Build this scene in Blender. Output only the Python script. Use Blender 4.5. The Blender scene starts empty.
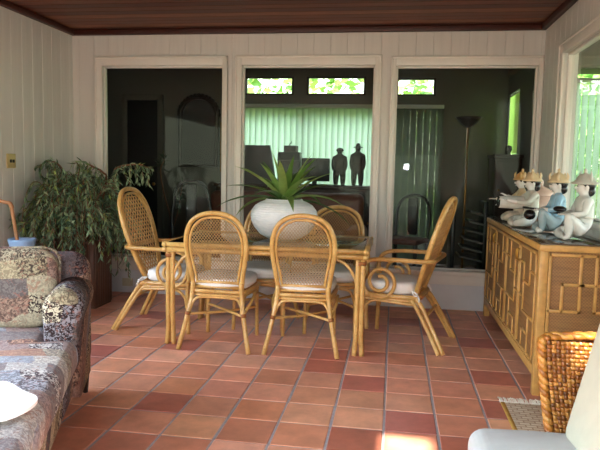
import bpy, bmesh, math, random
from mathutils import Vector, Matrix
R = random.Random(7)
SC = bpy.context.scene
COL = SC.collection
PI = math.pi
V = Vector

# ------------------------------------------------------------------ materials
def lin(c):
    return tuple(((x/255)/12.92 if x/255 <= .04045 else ((x/255+.055)/1.055)**2.4) for x in c) + (1,)

class N:
    def __init__(s, name):
        s.m = bpy.data.materials.new(name); s.m.use_nodes = True
        s.t = s.m.node_tree; s.b = s.t.nodes['Principled BSDF']; s.out = s.t.nodes['Material Output']
        s.tc = None
    def n(s, typ, **kw):
        d = s.t.nodes.new(typ)
        for k, v in kw.items():
            if k.startswith('i_'):
                key = k[2:]
                key = int(key) if key.isdigit() else key.replace('_', ' ')
                s.set(d.inputs[key], v)
            else: setattr(d, k, v)
        return d
    def set(s, inp, v):
        if hasattr(v, 'is_output') and v.is_output: s.t.links.new(v, inp)
        else: inp.default_value = v
    def coord(s, scale=(1,1,1), rot=(0,0,0)):
        if s.tc is None: s.tc = s.t.nodes.new('ShaderNodeTexCoord')
        mp = s.n('ShaderNodeMapping'); mp.inputs['Scale'].default_value = scale; mp.inputs['Rotation'].default_value = rot
        s.t.links.new(s.tc.outputs['Object'], mp.inputs[0]); return mp.outputs[0]
    def noise(s, co, scale=5, detail=3, rough=.5, dist=0):
        d = s.n('ShaderNodeTexNoise'); s.t.links.new(co, d.inputs['Vector'])
        d.inputs['Scale'].default_value = scale; d.inputs['Detail'].default_value = detail
        d.inputs['Roughness'].default_value = rough; d.inputs['Distortion'].default_value = dist
        return d
    def ramp(s, f, stops, interp='LINEAR'):
        d = s.n('ShaderNodeValToRGB'); d.color_ramp.interpolation = interp
        e = d.color_ramp.elements
        while len(e) < len(stops): e.new(.5)
        for x, (p, c) in zip(e, stops):
            x.position = p; x.color = c if len(c) == 4 else lin(c)
        s.t.links.new(f, d.inputs[0]); return d.outputs[0]
    def mix(s, f, a, b, mode='MIX'):
        d = s.n('ShaderNodeMix', data_type='RGBA', blend_type=mode)
        s.set(d.inputs[0], f); s.set(d.inputs[6], a); s.set(d.inputs[7], b); return d.outputs[2]
    def bump(s, h, strength=.3, dist=.01):
        d = s.n('ShaderNodeBump'); d.inputs['Strength'].default_value = strength; d.inputs['Distance'].default_value = dist
        s.t.links.new(h, d.inputs['Height']); s.t.links.new(d.outputs[0], s.b.inputs['Normal'])
    def base(s, c): s.set(s.b.inputs['Base Color'], c)

def mat(name, rgb, rough=.5, vary=.12, scale=8, stretch=(1,1,1), metal=0, bump=0, spec=.5, coat=0, trans=0):
    k = N(name); c = lin(rgb)
    if vary:
        ns = k.noise(k.coord(stretch), scale, 4, .6)
        lo = tuple(x*(1-vary) for x in c[:3])+(1,); hi = tuple(min(1, x*(1+vary)) for x in c[:3])+(1,)
        k.base(k.ramp(ns.outputs[0], [(.3, lo), (.7, hi)]))
        if bump: k.bump(ns.outputs[0], bump, .01)
    else: k.base(c)
    k.b.inputs['Roughness'].default_value = rough; k.b.inputs['Metallic'].default_value = metal
    k.b.inputs['Specular IOR Level'].default_value = spec; k.b.inputs['Coat Weight'].default_value = coat
    k.b.inputs['Coat Roughness'].default_value = .15
    if trans: 
        tb = k.n('ShaderNodeBsdfTranslucent'); tb.inputs[0].default_value = c
        ms = k.n('ShaderNodeMixShader'); ms.inputs[0].default_value = trans
        k.t.links.new(k.b.outputs[0], ms.inputs[1]); k.t.links.new(tb.outputs[0], ms.inputs[2])
        k.t.links.new(ms.outputs[0], k.out.inputs[0])
    return k.m

def attr_mat(name, rough=.5, noise_amt=.25, scale=14, trans=0, bump=0, spec=.5, stretch=(1,1,1)):
    """colour per piece (tile, leaf) carried by the mesh, broken up by noise"""
    k = N(name); a = k.n('ShaderNodeAttribute', attribute_name='Col')
    ns = k.noise(k.coord(stretch), scale, 5, .65)
    g = k.ramp(ns.outputs[0], [(.25, (1-noise_amt,)*3+(1,)), (.75, (1+noise_amt,)*3+(1,))])
    c = k.mix(1.0, a.outputs[0], g, 'MULTIPLY'); k.base(c)
    k.b.inputs['Roughness'].default_value = rough; k.b.inputs['Specular IOR Level'].default_value = spec
    if bump: k.bump(ns.outputs[0], bump, .004)
    if trans:
        tb = k.n('ShaderNodeBsdfTranslucent'); k.t.links.new(c, tb.inputs[0])
        ms = k.n('ShaderNodeMixShader'); ms.inputs[0].default_value = trans
        k.t.links.new(k.b.outputs[0], ms.inputs[1]); k.t.links.new(tb.outputs[0], ms.inputs[2])
        k.t.links.new(ms.outputs[0], k.out.inputs[0])
    return k.m

def pane_mat(name, tint, refl):
    k = N(name); k.t.nodes.remove(k.b)
    tr = k.n('ShaderNodeBsdfTransparent'); tr.inputs[0].default_value = tint
    gl = k.n('ShaderNodeBsdfGlossy'); gl.inputs['Roughness'].default_value = .0
    lw = k.n('ShaderNodeLayerWeight'); lw.inputs[0].default_value = .12
    mr = k.n('ShaderNodeMapRange'); k.t.links.new(lw.outputs['Fresnel'], mr.inputs[0])
    mr.inputs[3].default_value = refl; mr.inputs[4].default_value = min(1, refl*12+.15)
    ms = k.n('ShaderNodeMixShader'); k.t.links.new(mr.outputs[0], ms.inputs[0])
    k.t.links.new(tr.outputs[0], ms.inputs[1]); k.t.links.new(gl.outputs[0], ms.inputs[2])
    k.t.links.new(ms.outputs[0], k.out.inputs[0]); return k.m

M = {}
M['wall'] = mat('painted_boards', (214, 211, 205), .55, .05, 3, (6, 6, .4), bump=.05)
M['trim'] = mat('painted_trim', (230, 224, 216), .4, .04, 4)
M['panelwhite'] = mat('painted_panel', (214, 213, 215), .5, .04, 4)
k = N('ceiling_wood'); a = k.n('ShaderNodeAttribute', attribute_name='Col')
ns = k.noise(k.coord((.8, 14, 14)), 4, 5, .6)
k.base(k.mix(1.0, a.outputs[0], k.ramp(ns.outputs[0], [(.3, (.55,.55,.55,1)), (.7, (1.3,1.3,1.3,1))]), 'MULTIPLY'))
k.b.inputs['Roughness'].default_value = .5; M['ceil'] = k.m
M['ceiltrim'] = mat('dark_wood_trim', (66, 26, 16), .5, .25, 5, (1, 12, 12))
M['tile'] = attr_mat('terracotta', .4, .26, 6, bump=.25)
M['grout'] = mat('grout', (158, 155, 160), .8, .15, 30)
k = N('rattan'); co = k.coord(); ns = k.noise(co, 9, 4, .6); n2 = k.noise(k.coord((1,1,1)), 55, 2, .5)
c = k.ramp(ns.outputs[0], [(.25, (182, 134, 68)), (.55, (208, 164, 96)), (.8, (226, 188, 124))])
c = k.mix(k.ramp(n2.outputs[0], [(.58, (0,0,0,1)), (.75, (.45,.45,.45,1))]), c, lin((120, 66, 24)))
k.base(c); k.b.inputs['Roughness'].default_value = .33; k.b.inputs['Coat Weight'].default_value = .25; M['rattan'] = k.m
M['binding'] = mat('rattan_binding', (142, 84, 34), .45, .2, 40)
M['cane'] = mat('cane_weave', (190, 148, 94), .5, .15, 25)
M['cushion'] = mat('white_cushion', (236, 234, 232), .8, .05, 12, bump=.15)
M['pane'] = pane_mat('window_glass', (.92, .95, .93, 1), .012)
k = N('table_glass'); k.t.nodes.remove(k.b); tr = k.n('ShaderNodeBsdfTransparent'); tr.inputs[0].default_value = (.86, .93, .89, 1)
gl = k.n('ShaderNodeBsdfGlossy'); gl.inputs['Roughness'].default_value = .02; fr_ = k.n('ShaderNodeFresnel'); fr_.inputs[0].default_value = 1.5
ms = k.n('ShaderNodeMixShader'); k.t.links.new(fr_.outputs[0], ms.inputs[0]); k.t.links.new(tr.outputs[0], ms.inputs[1]); k.t.links.new(gl.outputs[0], ms.inputs[2]); k.t.links.new(ms.outputs[0], k.out.inputs[0]); M['tglass'] = k.m
k = N('vase_glaze'); co = k.coord((1, 1, 1)); w = k.n('ShaderNodeTexWave', bands_direction='Z'); k.t.links.new(co, w.inputs[0])
w.inputs['Scale'].default_value = 20; w.inputs['Distortion'].default_value = 2.2; w.inputs['Detail'].default_value = 2
v2 = k.noise(k.coord((1,1,3)), 22, 4, .6)
k.base(k.ramp(v2.outputs[0], [(.3, (222, 224, 228)), (.7, (240, 240, 241))])); k.bump(w.outputs[0], .3, .006)
k.b.inputs['Roughness'].default_value = .28; M['vase'] = k.m
M['leaf'] = attr_mat('leaf', .42, .25, 12, trans=.25)
M['hedge'] = attr_mat('hedge_leaf', .6, .3, 3, trans=.35)
M['bark'] = mat('bark', (122, 84, 62), .8, .25, 20, bump=.4)
M['soil'] = mat('soil', (46, 34, 26), .9, .3, 30, bump=.6)
M['planter'] = mat('planter_wood', (88, 58, 42), .6, .3, 5, (14, 14, 1))
M['bamboo'] = mat('golden_bamboo', (196, 150, 84), .42, .16, 8, (3, 3, 3))
k = N('cabinet_cane'); co = k.coord((1,1,1)); b = k.n('ShaderNodeTexChecker'); 
mp = k.coord((1,1,1)); k.t.links.new(mp, b.inputs[0]); b.inputs['Scale'].default_value = 110
b.inputs[1].default_value = lin((154, 112, 66)); b.inputs[2].default_value = lin((122, 86, 50))
ns = k.noise(k.coord((1,1,14)), 6, 3); k.base(k.mix(.35, b.outputs[0], k.ramp(ns.outputs[0], [(.3,(108,76,44)),(.7,(170,128,76))])))
k.b.inputs['Roughness'].default_value = .6; M['cabcane'] = k.m
M['cabtop'] = mat('lacquer_top', (74, 56, 40), .09, .2, 5, spec=.7, coat=.6)
M['handle'] = mat('brass', (170, 128, 60), .3, .1, 8, metal=.9)
M['darkleg'] = mat('dark_leg_wood', (34, 20, 16), .45, .2, 8)

def tapestry(name, shift, light):
    k = N(name); co = k.coord((1,1,1))
    dot = lambda v: (lambda d: (d.inputs[1].__setattr__('default_value', v), k.t.links.new(co, d.inputs[0]), d.outputs['Value'])[2])(k.n('ShaderNodeVectorMath', operation='DOT_PRODUCT'))
    cb = k.n('ShaderNodeCombineXYZ'); k.t.links.new(dot((1, .22, .12)), cb.inputs[0]); k.t.links.new(dot((-.12, .97, 1)), cb.inputs[1])
    wob = k.noise(co, 5, 2); off = k.n('ShaderNodeVectorMath', operation='MULTIPLY_ADD'); k.t.links.new(wob.outputs[1], off.inputs[0])
    off.inputs[1].default_value = (.09, .09, 0); k.t.links.new(cb.outputs[0], off.inputs[2])
    br = k.n('ShaderNodeTexBrick'); k.t.links.new(off.outputs[0], br.inputs[0]); br.offset = .37; br.squash = 1.6; br.squash_frequency = 3
    br.inputs['Scale'].default_value = 1.0; br.inputs['Brick Width'].default_value = .15; br.inputs['Row Height'].default_value = .10
    br.inputs['Mortar Size'].default_value = .0; br.inputs['Mortar Smooth'].default_value = 0; br.inputs['Bias'].default_value = 0
    br.inputs[1].default_value = (0,0,0,1); br.inputs[2].default_value = (1,1,1,1); br.inputs[3].default_value = (.5,.5,.5,1)
    r = k.n('ShaderNodeMath', operation='FRACT'); m3 = k.n('ShaderNodeMath', operation='MULTIPLY_ADD'); k.t.links.new(br.outputs[0], m3.inputs[0]); m3.inputs[1].default_value = 3.7; m3.inputs[2].default_value = shift; k.t.links.new(m3.outputs[0], r.inputs[0])
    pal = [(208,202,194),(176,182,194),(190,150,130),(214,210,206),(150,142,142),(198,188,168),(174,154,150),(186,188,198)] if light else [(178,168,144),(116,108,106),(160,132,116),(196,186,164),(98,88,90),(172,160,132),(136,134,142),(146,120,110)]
    basec = k.ramp(br.outputs[0], [(i/len(pal), p) for i, p in enumerate(pal)], 'CONSTANT')
    n1 = k.noise(co, 58, 3, .6, 1.4); n2 = k.noise(co, 30, 3, .6, 1.6)
    mot = k.ramp(n1.outputs[0], [(.44, (0,0,0,1)), (.53, (1,1,1,1))])
    amt = k.ramp(r.outputs[0], [(0, (.45,)*3+(1,)), (.25, (.85,)*3+(1,)), (.5, (.6,)*3+(1,)), (.7, (1,)*3+(1,)), (.85, (.5,)*3+(1,))], 'CONSTANT')
    vo = k.n('ShaderNodeTexVoronoi'); k.t.links.new(off.outputs[0], vo.inputs['Vector']); vo.inputs['Scale'].default_value = 21; vo.inputs['Randomness'].default_value = .35
    ros = k.ramp(vo.outputs['Distance'], [(0, (1,1,1,1)), (.10, (.1,)*3+(1,)), (.24, (.9,)*3+(1,)), (.36, (.05,)*3+(1,)), (.52, (.8,)*3+(1,))])
    pick = k.ramp(r.outputs[0], [(0, (0,0,0,1)), (.3, (.9,)*3+(1,)), (.62, (0,0,0,1)), (.82, (.8,)*3+(1,))], 'CONSTANT')
    mot = k.mix(pick, mot, k.mix(.55, ros, mot))
    f = k.mix(1.0, mot, amt, 'MULTIPLY')
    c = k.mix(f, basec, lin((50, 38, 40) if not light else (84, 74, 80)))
    c = k.mix(k.ramp(n2.outputs[0], [(.56,(0,0,0,1)),(.64,(.5,.5,.5,1))]), c, lin((150, 98, 84)))
    wv = k.noise(co, 260, 1); k.bump(wv.outputs[0], .25, .003)
    k.base(c); k.b.inputs['Roughness'].default_value = .95; k.b.inputs['Specular IOR Level'].default_value = .1
    return k.m
M['sofa'] = tapestry('tapestry_sofa', 0, True)
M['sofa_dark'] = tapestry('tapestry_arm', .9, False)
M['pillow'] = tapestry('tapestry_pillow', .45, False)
M['paper'] = mat('white_cloth', (250, 250, 252), .8, 0)
M['wicker'] = attr_mat('wicker', .36, .25, 40)
M['wickerdark'] = mat('wicker_dark', (96, 52, 20), .5, .2, 30)
M['paleseat'] = mat('pale_upholstery', (186, 190, 190), .85, .05, 14, bump=.12)
M['creamseat'] = mat('cream_upholstery', (198, 197, 180), .85, .04, 14, bump=.1)
k = N('rug_weave'); co = k.coord((1,1,1)); b = k.n('ShaderNodeTexBrick'); k.t.links.new(co, b.inputs[0])
b.inputs['Scale'].default_value = 9; b.inputs[1].default_value = lin((214,198,170)); b.inputs[2].default_value = lin((190,168,140)); b.inputs[3].default_value = lin((158,128,104))
b.inputs['Mortar Size'].default_value = .03; k.base(b.outputs[0]); k.b.inputs['Roughness'].default_value = .95; M['rug'] = k.m
M['rugedge'] = mat('rug_border', (196, 156, 72), .95, .15, 30)
M['fringe'] = mat('rug_fringe', (226, 216, 200), .95, .1, 30)
M['bluepot'] = mat('blue_ceramic', (136, 164, 200), .3, .12, 6)
M['cane_stick'] = mat('cane_wood', (164, 112, 72), .45, .2, 10)
M['brassplate'] = mat('brass_plate', (206, 182, 126), .4, .1, 20, metal=.2)
M['toggle'] = mat('dark_toggle', (44, 34, 24), .4, 0)
M['beigeplate'] = mat('beige_plate', (196, 184, 156), .5, 0)
for nm, c, r in (('cer_cream', (222, 212, 194), .25), ('cer_white', (208, 208, 202), .2), ('cer_blue', (140, 176, 198), .25), ('cer_grey', (150, 168, 174), .25),
                 ('cer_tan', (212, 186, 146), .3), ('cer_gold', (200, 158, 100), .3), ('cer_black', (22, 18, 18), .25), ('cer_pink', (214, 178, 160), .25), ('cer_skin', (216, 210, 204), .25), ('cer_oat', (190, 184, 172), .3)):
    M[nm] = mat(nm, c, r, .07, 25)
# dim room beyond the glass
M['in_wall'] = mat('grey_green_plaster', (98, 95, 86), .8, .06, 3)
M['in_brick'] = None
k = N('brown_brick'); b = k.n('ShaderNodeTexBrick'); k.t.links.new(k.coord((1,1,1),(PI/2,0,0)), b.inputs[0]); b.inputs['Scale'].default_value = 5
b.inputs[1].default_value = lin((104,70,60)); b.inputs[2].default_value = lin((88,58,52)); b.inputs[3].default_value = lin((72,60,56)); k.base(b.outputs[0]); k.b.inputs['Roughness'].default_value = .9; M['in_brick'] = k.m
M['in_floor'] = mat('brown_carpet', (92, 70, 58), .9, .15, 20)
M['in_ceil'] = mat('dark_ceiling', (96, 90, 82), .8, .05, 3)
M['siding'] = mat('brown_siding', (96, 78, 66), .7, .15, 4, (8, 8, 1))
M['black'] = mat('black_lacquer', (14, 13, 14), .35, .1, 8)
M['greybox'] = mat('grey_case', (84, 84, 80), .6, .1, 8)
M['leather'] = mat('brown_leather', (112, 66, 52), .45, .2, 9)
M['darkwood'] = mat('dark_walnut', (54, 33, 24), .4, .3, 6, (2, 10, 10))
M['blind'] = mat('blind_fabric', (178, 194, 174), .8, .04, 6, trans=.48)
M['blind2'] = mat('grey_blind_fabric', (84, 92, 78), .8, .04, 6, trans=.10)
M['shade'] = mat('shade_fabric', (206, 222, 156), .8, .03, 6, trans=.7)
M['rail'] = mat('blind_rail', (186, 186, 176), .5, 0)
M['bronze'] = mat('dark_bronze', (40, 30, 22), .35, .15, 12, metal=.5)
M['lampbrass'] = mat('lamp_brass', (150, 108, 52), .3, .1, 12, metal=.8)
M['mirror'] = mat('old_mirror', (66, 66, 66), .3, .15, 3, metal=.3)
M['gilt'] = mat('gilt', (140, 104, 50), .4, .2, 20, metal=.6)
M['earth'] = mat('garden_soil', (52, 56, 38), .9, .25, 3)

# ------------------------------------------------------------------ mesh builder
class MB:
    def __init__(s): s.v = []; s.f = []; s.mi = []; s.sm = []; s.col = []; s.cur = 0; s.c = (1,1,1,1); s.smooth = True
    def add(s, vs, fs, smooth=None):
        o = len(s.v); s.v += [tuple(x) for x in vs]
        for f in fs:
            s.f.append(tuple(i+o for i in f)); s.mi.append(s.cur); s.col.append(s.c); s.sm.append(s.smooth if smooth is None else smooth)
    def box(s, x0, y0, z0, x1, y1, z1, mtx=None):
        vs = [V((x, y, z)) for x in (x0, x1) for y in (y0, y1) for z in (z0, z1)]
        if mtx: vs = [mtx @ v for v in vs]
        s.add(vs, [(0,1,3,2),(4,6,7,5),(0,4,5,1),(2,3,7,6),(0,2,6,4),(1,5,7,3)], False)
    def rbox(s, x0, y0, z0, x1, y1, z1, r=.01, seg=2, mtx=None, sub=0, bulge=None):
        bm = bmesh.new(); bmesh.ops.create_cube(bm, size=1)
        sx, sy, sz = x1-x0, y1-y0, z1-z0
        for v in bm.verts: v.co = V((v.co.x*sx, v.co.y*sy, v.co.z*sz))
        r = min(r, .49*min(sx, sy, sz))
        bmesh.ops.bevel(bm, geom=bm.edges[:], offset=r, segments=seg, profile=.5, affect='EDGES')
        if sub: bmesh.ops.subdivide_edges(bm, edges=bm.edges[:], cuts=sub, use_grid_fill=True)
        if bulge:
            for v in bm.verts: v.co = bulge(v.co, sx/2, sy/2, sz/2)
        c = V(((x0+x1)/2, (y0+y1)/2, (z0+z1)/2)); bm.verts.ensure_lookup_table(); bm.verts.index_update()
        vs = [v.co + c for v in bm.verts]
        if mtx: vs = [mtx @ v for v in vs]
        s.add(vs, [tuple(v.index for v in f.verts) for f in bm.faces], True); bm.free()
    def tube(s, pts, r, n=8, closed=False, sub=6, cap=True):
        pts = [V(p) for p in pts]; rs = r if isinstance(r, (list, tuple)) else [r]*len(pts)
        P, RR = [], []
        m = len(pts)
        if sub > 1 and m > 2:
            for i in range(m if closed else m-1):
                g = lambda j: pts[j % m] if closed else pts[max(0, min(m-1, j))]
                p0, p1, p2, p3 = g(i-1), g(i), g(i+1), g(i+2)
                for t in range(sub):
                    t = t/sub
                    P.append(.5*((2*p1)+(p2-p0)*t+(2*p0-5*p1+4*p2-p3)*t*t+(3*p1-p0-3*p2+p3)*t**3))
                    RR.append(rs[i]*(1-t)+rs[(i+1) % m]*t)
            if not closed: P.append(pts[-1]); RR.append(rs[-1])
        else: P, RR = pts, list(rs)
        L = len(P); vs = []; fs = []; up = None
        for i in range(L):
            if closed: t = P[(i+1) % L]-P[i-1]
            else: t = P[min(L-1, i+1)]-P[max(0, i-1)]
            t = t.normalized() if t.length > 1e-9 else V((0,0,1))
            if up is None: up = t.orthogonal().normalized()
            else:
                up = up - t*up.dot(t)
                up = up.normalized() if up.length > 1e-6 else t.orthogonal().normalized()
            b = t.cross(up)
            for j in range(n):
                a = 2*PI*j/n; vs.append(P[i]+(up*math.cos(a)+b*math.sin(a))*RR[i])
        for i in range(L if closed else L-1):
            for j in range(n):
                a, b2 = i*n+j, i*n+(j+1) % n; c, d = ((i+1) % L)*n+(j+1) % n, ((i+1) % L)*n+j
                fs.append((a, b2, c, d))
        if cap and not closed: fs.append(tuple(range(n))[::-1]); fs.append(tuple((L-1)*n+j for j in range(n)))
        s.add(vs, fs, True)
        return P
    def lathe(s, prof, n=32, c=(0,0,0), close=False):
        vs = []; fs = []; m = len(prof)
        for i in range(n):
            a = 2*PI*i/n
            for r, z in prof: vs.append((c[0]+r*math.cos(a), c[1]+r*math.sin(a), c[2]+z))
        for i in range(n):
            for j in range(m-1):
                a, b = i*m+j, ((i+1) % n)*m+j; fs.append((a, b, b+1, a+1))
        s.add(vs, fs, True)
    def ell(s, c, rx, ry, rz, e1=1, e2=1, nu=20, nv=12, mtx=None):
        f = lambda x, e: math.copysign(abs(x)**e, x)
        vs = []; fs = []
        for i in range(nv+1):
            la = -PI/2+PI*i/nv
            for j in range(nu):
                lo = 2*PI*j/nu
                p = V((rx*f(math.cos(la), e1)*f(math.cos(lo), e2), ry*f(math.cos(la), e1)*f(math.sin(lo), e2), rz*f(math.sin(la), e1)))
                if mtx: p = mtx @ p
                vs.append(p+V(c))
        for i in range(nv):
            for j in range(nu): fs.append((i*nu+j, i*nu+(j+1) % nu, (i+1)*nu+(j+1) % nu, (i+1)*nu+j))
        s.add(vs, fs, True)
    def prism(s, poly, h0, h1, fn):
        """poly of 2-D points; fn(a,b,h) -> 3-D"""
        n = len(poly); vs = [fn(a, b, h0) for a, b in poly]+[fn(a, b, h1) for a, b in poly]
        fs = [tuple(range(n))[::-1], tuple(range(n, 2*n))]+[(i, (i+1) % n, n+(i+1) % n, n+i) for i in range(n)]
        s.add(vs, fs, False)
    def strip(s, pts, w, nrm, fold=0):
        """leaf-like ribbon along pts, widths w(t), surface normal-ish nrm"""
        pts = [V(p) for p in pts]; L = len(pts); vs = []; fs = []
        for i, p in enumerate(pts):
            t = (pts[min(L-1, i+1)]-pts[max(0, i-1)]).normalized(); sd = t.cross(V(nrm)); sd = sd.normalized() if sd.length > 1e-6 else t.orthogonal().normalized()
            up = sd.cross(t).normalized(); ww = w(i/(L-1))
            vs += [p-sd*ww+up*fold*ww, p, p+sd*ww+up*fold*ww]
        for i in range(L-1):
            a = i*3; fs += [(a, a+1, a+4, a+3), (a+1, a+2, a+5, a+4)]
        s.add(vs, fs, True)
    def build(s, name, mats, parent=None, colors=False, loc=None):
        me = bpy.data.meshes.new(name); me.from_pydata(s.v, [], s.f)
        if not isinstance(mats, (list, tuple)): mats = [mats]
        for m in mats: me.materials.append(m)
        me.polygons.foreach_set('material_index', s.mi); me.polygons.foreach_set('use_smooth', s.sm)
        if colors:
            ca = me.color_attributes.new('Col', 'FLOAT_COLOR', 'CORNER'); buf = []
            for f, c in zip(s.f, s.col): buf += list(c)*len(f)
            ca.data.foreach_set('color', buf)
        me.update()
        bm = bmesh.new(); bm.from_mesh(me); bmesh.ops.recalc_face_normals(bm, faces=bm.faces[:]); bm.to_mesh(me); bm.free()
        o = bpy.data.objects.new(name, me); COL.objects.link(o)
        if parent: o.parent = parent
        if loc: o.location = loc
        return o

def tag(o, label=None, cat=None, group=None, kind=None):
    if label: o['label'] = label
    if cat: o['category'] = cat
    if group: o['group'] = group
    if kind: o['kind'] = kind
    return o
def thing(name, label, cat, loc=(0,0,0), rz=0, group=None):
    o = bpy.data.objects.new(name, None); COL.objects.link(o); o.location = loc; o.rotation_euler = (0,0,rz); o.empty_display_size = .1
    return tag(o, label, cat, group)
def structure(name):
    o = bpy.data.objects.new(name, None); COL.objects.link(o); o['kind'] = 'structure'; return o
def copy_tree(o, parent=None):
    c = o.copy(); COL.objects.link(c)
    if parent: c.parent = parent
    for ch in list(o.children): copy_tree(ch, c)
    return c

# ------------------------------------------------------------------ room constants
XL, XR, D, ZC, YR = -3.171, 1.263, 5.781, 2.568, -1.6
IY, IX0, IX1, IZ = 8.6, -4.7, 1.45, 2.78          # the dim room beyond

# camera
f_px, yaw, pitch, roll = 616.68, .14998, .092744, .021125
cy, sy = math.cos(yaw), math.sin(yaw); cp, sp = math.cos(pitch), math.sin(pitch); cr, sr = math.cos(roll), math.sin(roll)
r0 = V((cy, sy, 0)); fw = V((-sy*cp, cy*cp, -sp)); u0 = V((-sy*sp, cy*sp, cp))
rr = r0*cr+u0*sr; uu = u0*cr-r0*sr
cam = bpy.data.cameras.new('camera'); cam.sensor_width = 36; cam.lens = f_px/600*36; cam.clip_start = .05
co = bpy.data.objects.new('camera', cam); COL.objects.link(co)
mx = Matrix((rr, uu, -fw)).transposed().to_4x4(); mx.translation = V((0, 0, 1.28)); co.matrix_world = mx
SC.camera = co

# ------------------------------------------------------------------ room shell
def board_wall(name, fn, s0, s1, z1, openings, step=.155, off=0, m='wall', thick=.1, g=.004):
    """fn(s, z, depth) -> point; boards run vertically, V grooves between them"""
    mb = MB(); mb.smooth = False
    br = []                                            # (s, depth)
    x = s0+off
    cuts = sorted({s0, s1, *[o[0] for o in openings], *[o[1] for o in openings]})
    pts = {c: 0.0 for c in cuts}
    while x < s1:
        if all(abs(x-c) > .012 for c in cuts):
            pts[x-g] = 0.; pts[x] = -.0032; pts[x+g] = 0.
        x += step
    ks = sorted(pts)
    for a, b in zip(ks, ks[1:]):
        mid = (a+b)/2; iv = [(0, z1)]
        for o in openings:
            if o[0] < mid < o[1]:
                n2 = []
                for lo, hi in iv:
                    if o[2] > lo: n2.append((lo, min(hi, o[2])))
                    if o[3] < hi: n2.append((max(lo, o[3]), hi))
                iv = n2
        for lo, hi in iv:
            if hi-lo < 1e-4: continue
            mb.add([fn(a, lo, pts[a]), fn(b, lo, pts[b]), fn(b, hi, pts[b]), fn(a, hi, pts[a])], [(0,1,2,3)])
            mb.add([fn(a, lo, -thick), fn(b, lo, -thick), fn(b, hi, -thick), fn(a, hi, -thick)], [(0,3,2,1)])
    for o in openings:
        a, b, lo, hi = o; 
        for p, q in (((a, lo), (b, lo)), ((b, lo), (b, hi)), ((b, hi), (a, hi)), ((a, hi), (a, lo))):
            mb.add([fn(*p, 0), fn(*q, 0), fn(*q, -thick), fn(*p, -thick)], [(0,1,2,3)])
    o = mb.build(name, M[m]); o['kind'] = 'structure'
    return o

W1 = (-2.862, -1.64, .365, 2.232); W2 = (-1.46, -.203, .365, 2.232); W3 = (-.02, 1.222, .365, 2.222)
RW = (2.75, 5.09, .98, 2.2)
board_wall('wall_back', lambda s, z, d: (s, D-d, z), XL, XR, ZC, [W1, W2, W3], off=.07)
board_wall('wall_left', lambda s, z, d: (XL+d, s, z), YR, D, ZC, [(-1.2, 3.4, .6, 1.98)], off=.03)
board_wall('wall_right', lambda s, z, d: (XR-d, s, z), YR, D, ZC, [RW], off=.05)
board_wall('wall_rear', lambda s, z, d: (s, YR+d, z), XL, XR, ZC, [(-2.6, -.75, .3, 2.02), (-.6, .9, .3, 1.6)], off=.1)

# floor: terracotta tiles with jittered joints
mb = MB(); mb.smooth = False
tw = .2631; X0 = -1.3257; Y0 = 4.0168; g = .0048
for i in range(-8, 11):
    for j in range(-8, 22):
        ox, oy = R.uniform(-.0015, .0015), R.uniform(-.0015, .0015)
        xa, xb = max(XL, X0+i*tw+g+ox), min(XR, X0+(i+1)*tw-g+ox)
        ya, yb = max(YR, Y0-(j+1)*tw+g*.5+oy), min(D, Y0-j*tw-g*.5+oy)
        if xb-xa < .02 or yb-ya < .02: continue
        t = R.random()
        c = (212, 148, 120) if t < .45 else (203, 135, 107) if t < .7 else (218, 158, 130) if t < .9 else (178, 106, 90)
        c = lin(c); kf = R.uniform(.9, 1.1); mb.c = (c[0]*kf, c[1]*kf*R.uniform(.96, 1.04), c[2]*kf*R.uniform(.92, 1.08), 1)
        e = .005; h = R.uniform(-.0004, .0004)
        vs = [(xa, ya, -.004), (xb, ya, -.004), (xb, yb, -.004), (xa, yb, -.004), (xa+e, ya+e, h), (xb-e, ya+e, h), (xb-e, yb-e, h), (xa+e, yb-e, h)]
        mb.add(vs, [(4,5,6,7), (0,1,5,4), (1,2,6,5), (2,3,7,6), (3,0,4,7)])
mb.cur = 1; mb.box(XL-.1, YR-.1, -.1, XR+.1, D+.1, -.003)
fl = mb.build('floor', [M['tile'], M['grout']], colors=True); fl['kind'] = 'structure'

# ceiling: dark cedar planks along X, unseen skylights added for sun patches and bounce
SK = [(-.03, .19, 1.0, 1.28), (.64, .745, .97, 1.12), (-2.1, -.5, -.9, .15)]
mb = MB(); mb.smooth = False
y = YR; yy = D; bands = []
pw = .118
while yy > YR:
    a = max(YR, yy-pw); bands.append((a, yy)); yy = a
for idx, (a, b) in enumerate(bands):
    t = R.random(); c = lin((106, 56, 34) if t < .4 else (84, 40, 26) if t < .7 else (132, 78, 48)); mb.c = c
    segs = [(XL-.1, XR+.1)]
    cutsY = sorted({a, b, *[q for o in SK for q in (o[2], o[3]) if a < q < b]})
    for ya, yb in zip(cutsY, cutsY[1:]):
        segs = [(XL-.1, XR+.1)]
        for o in SK:
            if o[2] < (ya+yb)/2 < o[3]:
                n2 = []
                for lo, hi in segs:
                    if lo < o[0] < hi: n2 += [(lo, o[0]), (o[1], hi)]
                    else: n2.append((lo, hi))
                segs = n2
        for lo, hi in segs:
            gy = .004
            mb.box(lo, ya+(gy if ya == a else 0), ZC, hi, yb-(gy if yb == b else 0), ZC+.02)
            mb.box(lo, ya, ZC+.012, hi, yb, ZC+.12)
ce = mb.build('ceiling', M['ceil'], colors=True); ce['kind'] = 'structure'
# dark crown trim round the top of the walls
for nm, bx in (('trim_1', (XL, D-.05, ZC-.05, XR, D-.0, ZC)), ('trim_2', (XL, .0, ZC-.05, XL+.05, D-.05, ZC)), ('trim_3', (XR-.045, 0, ZC-.05, XR, D-.05, ZC))):
    mb = MB(); mb.rbox(*bx, r=.006); o = mb.build(nm, M['ceiltrim']); o['kind'] = 'structure'
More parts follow.
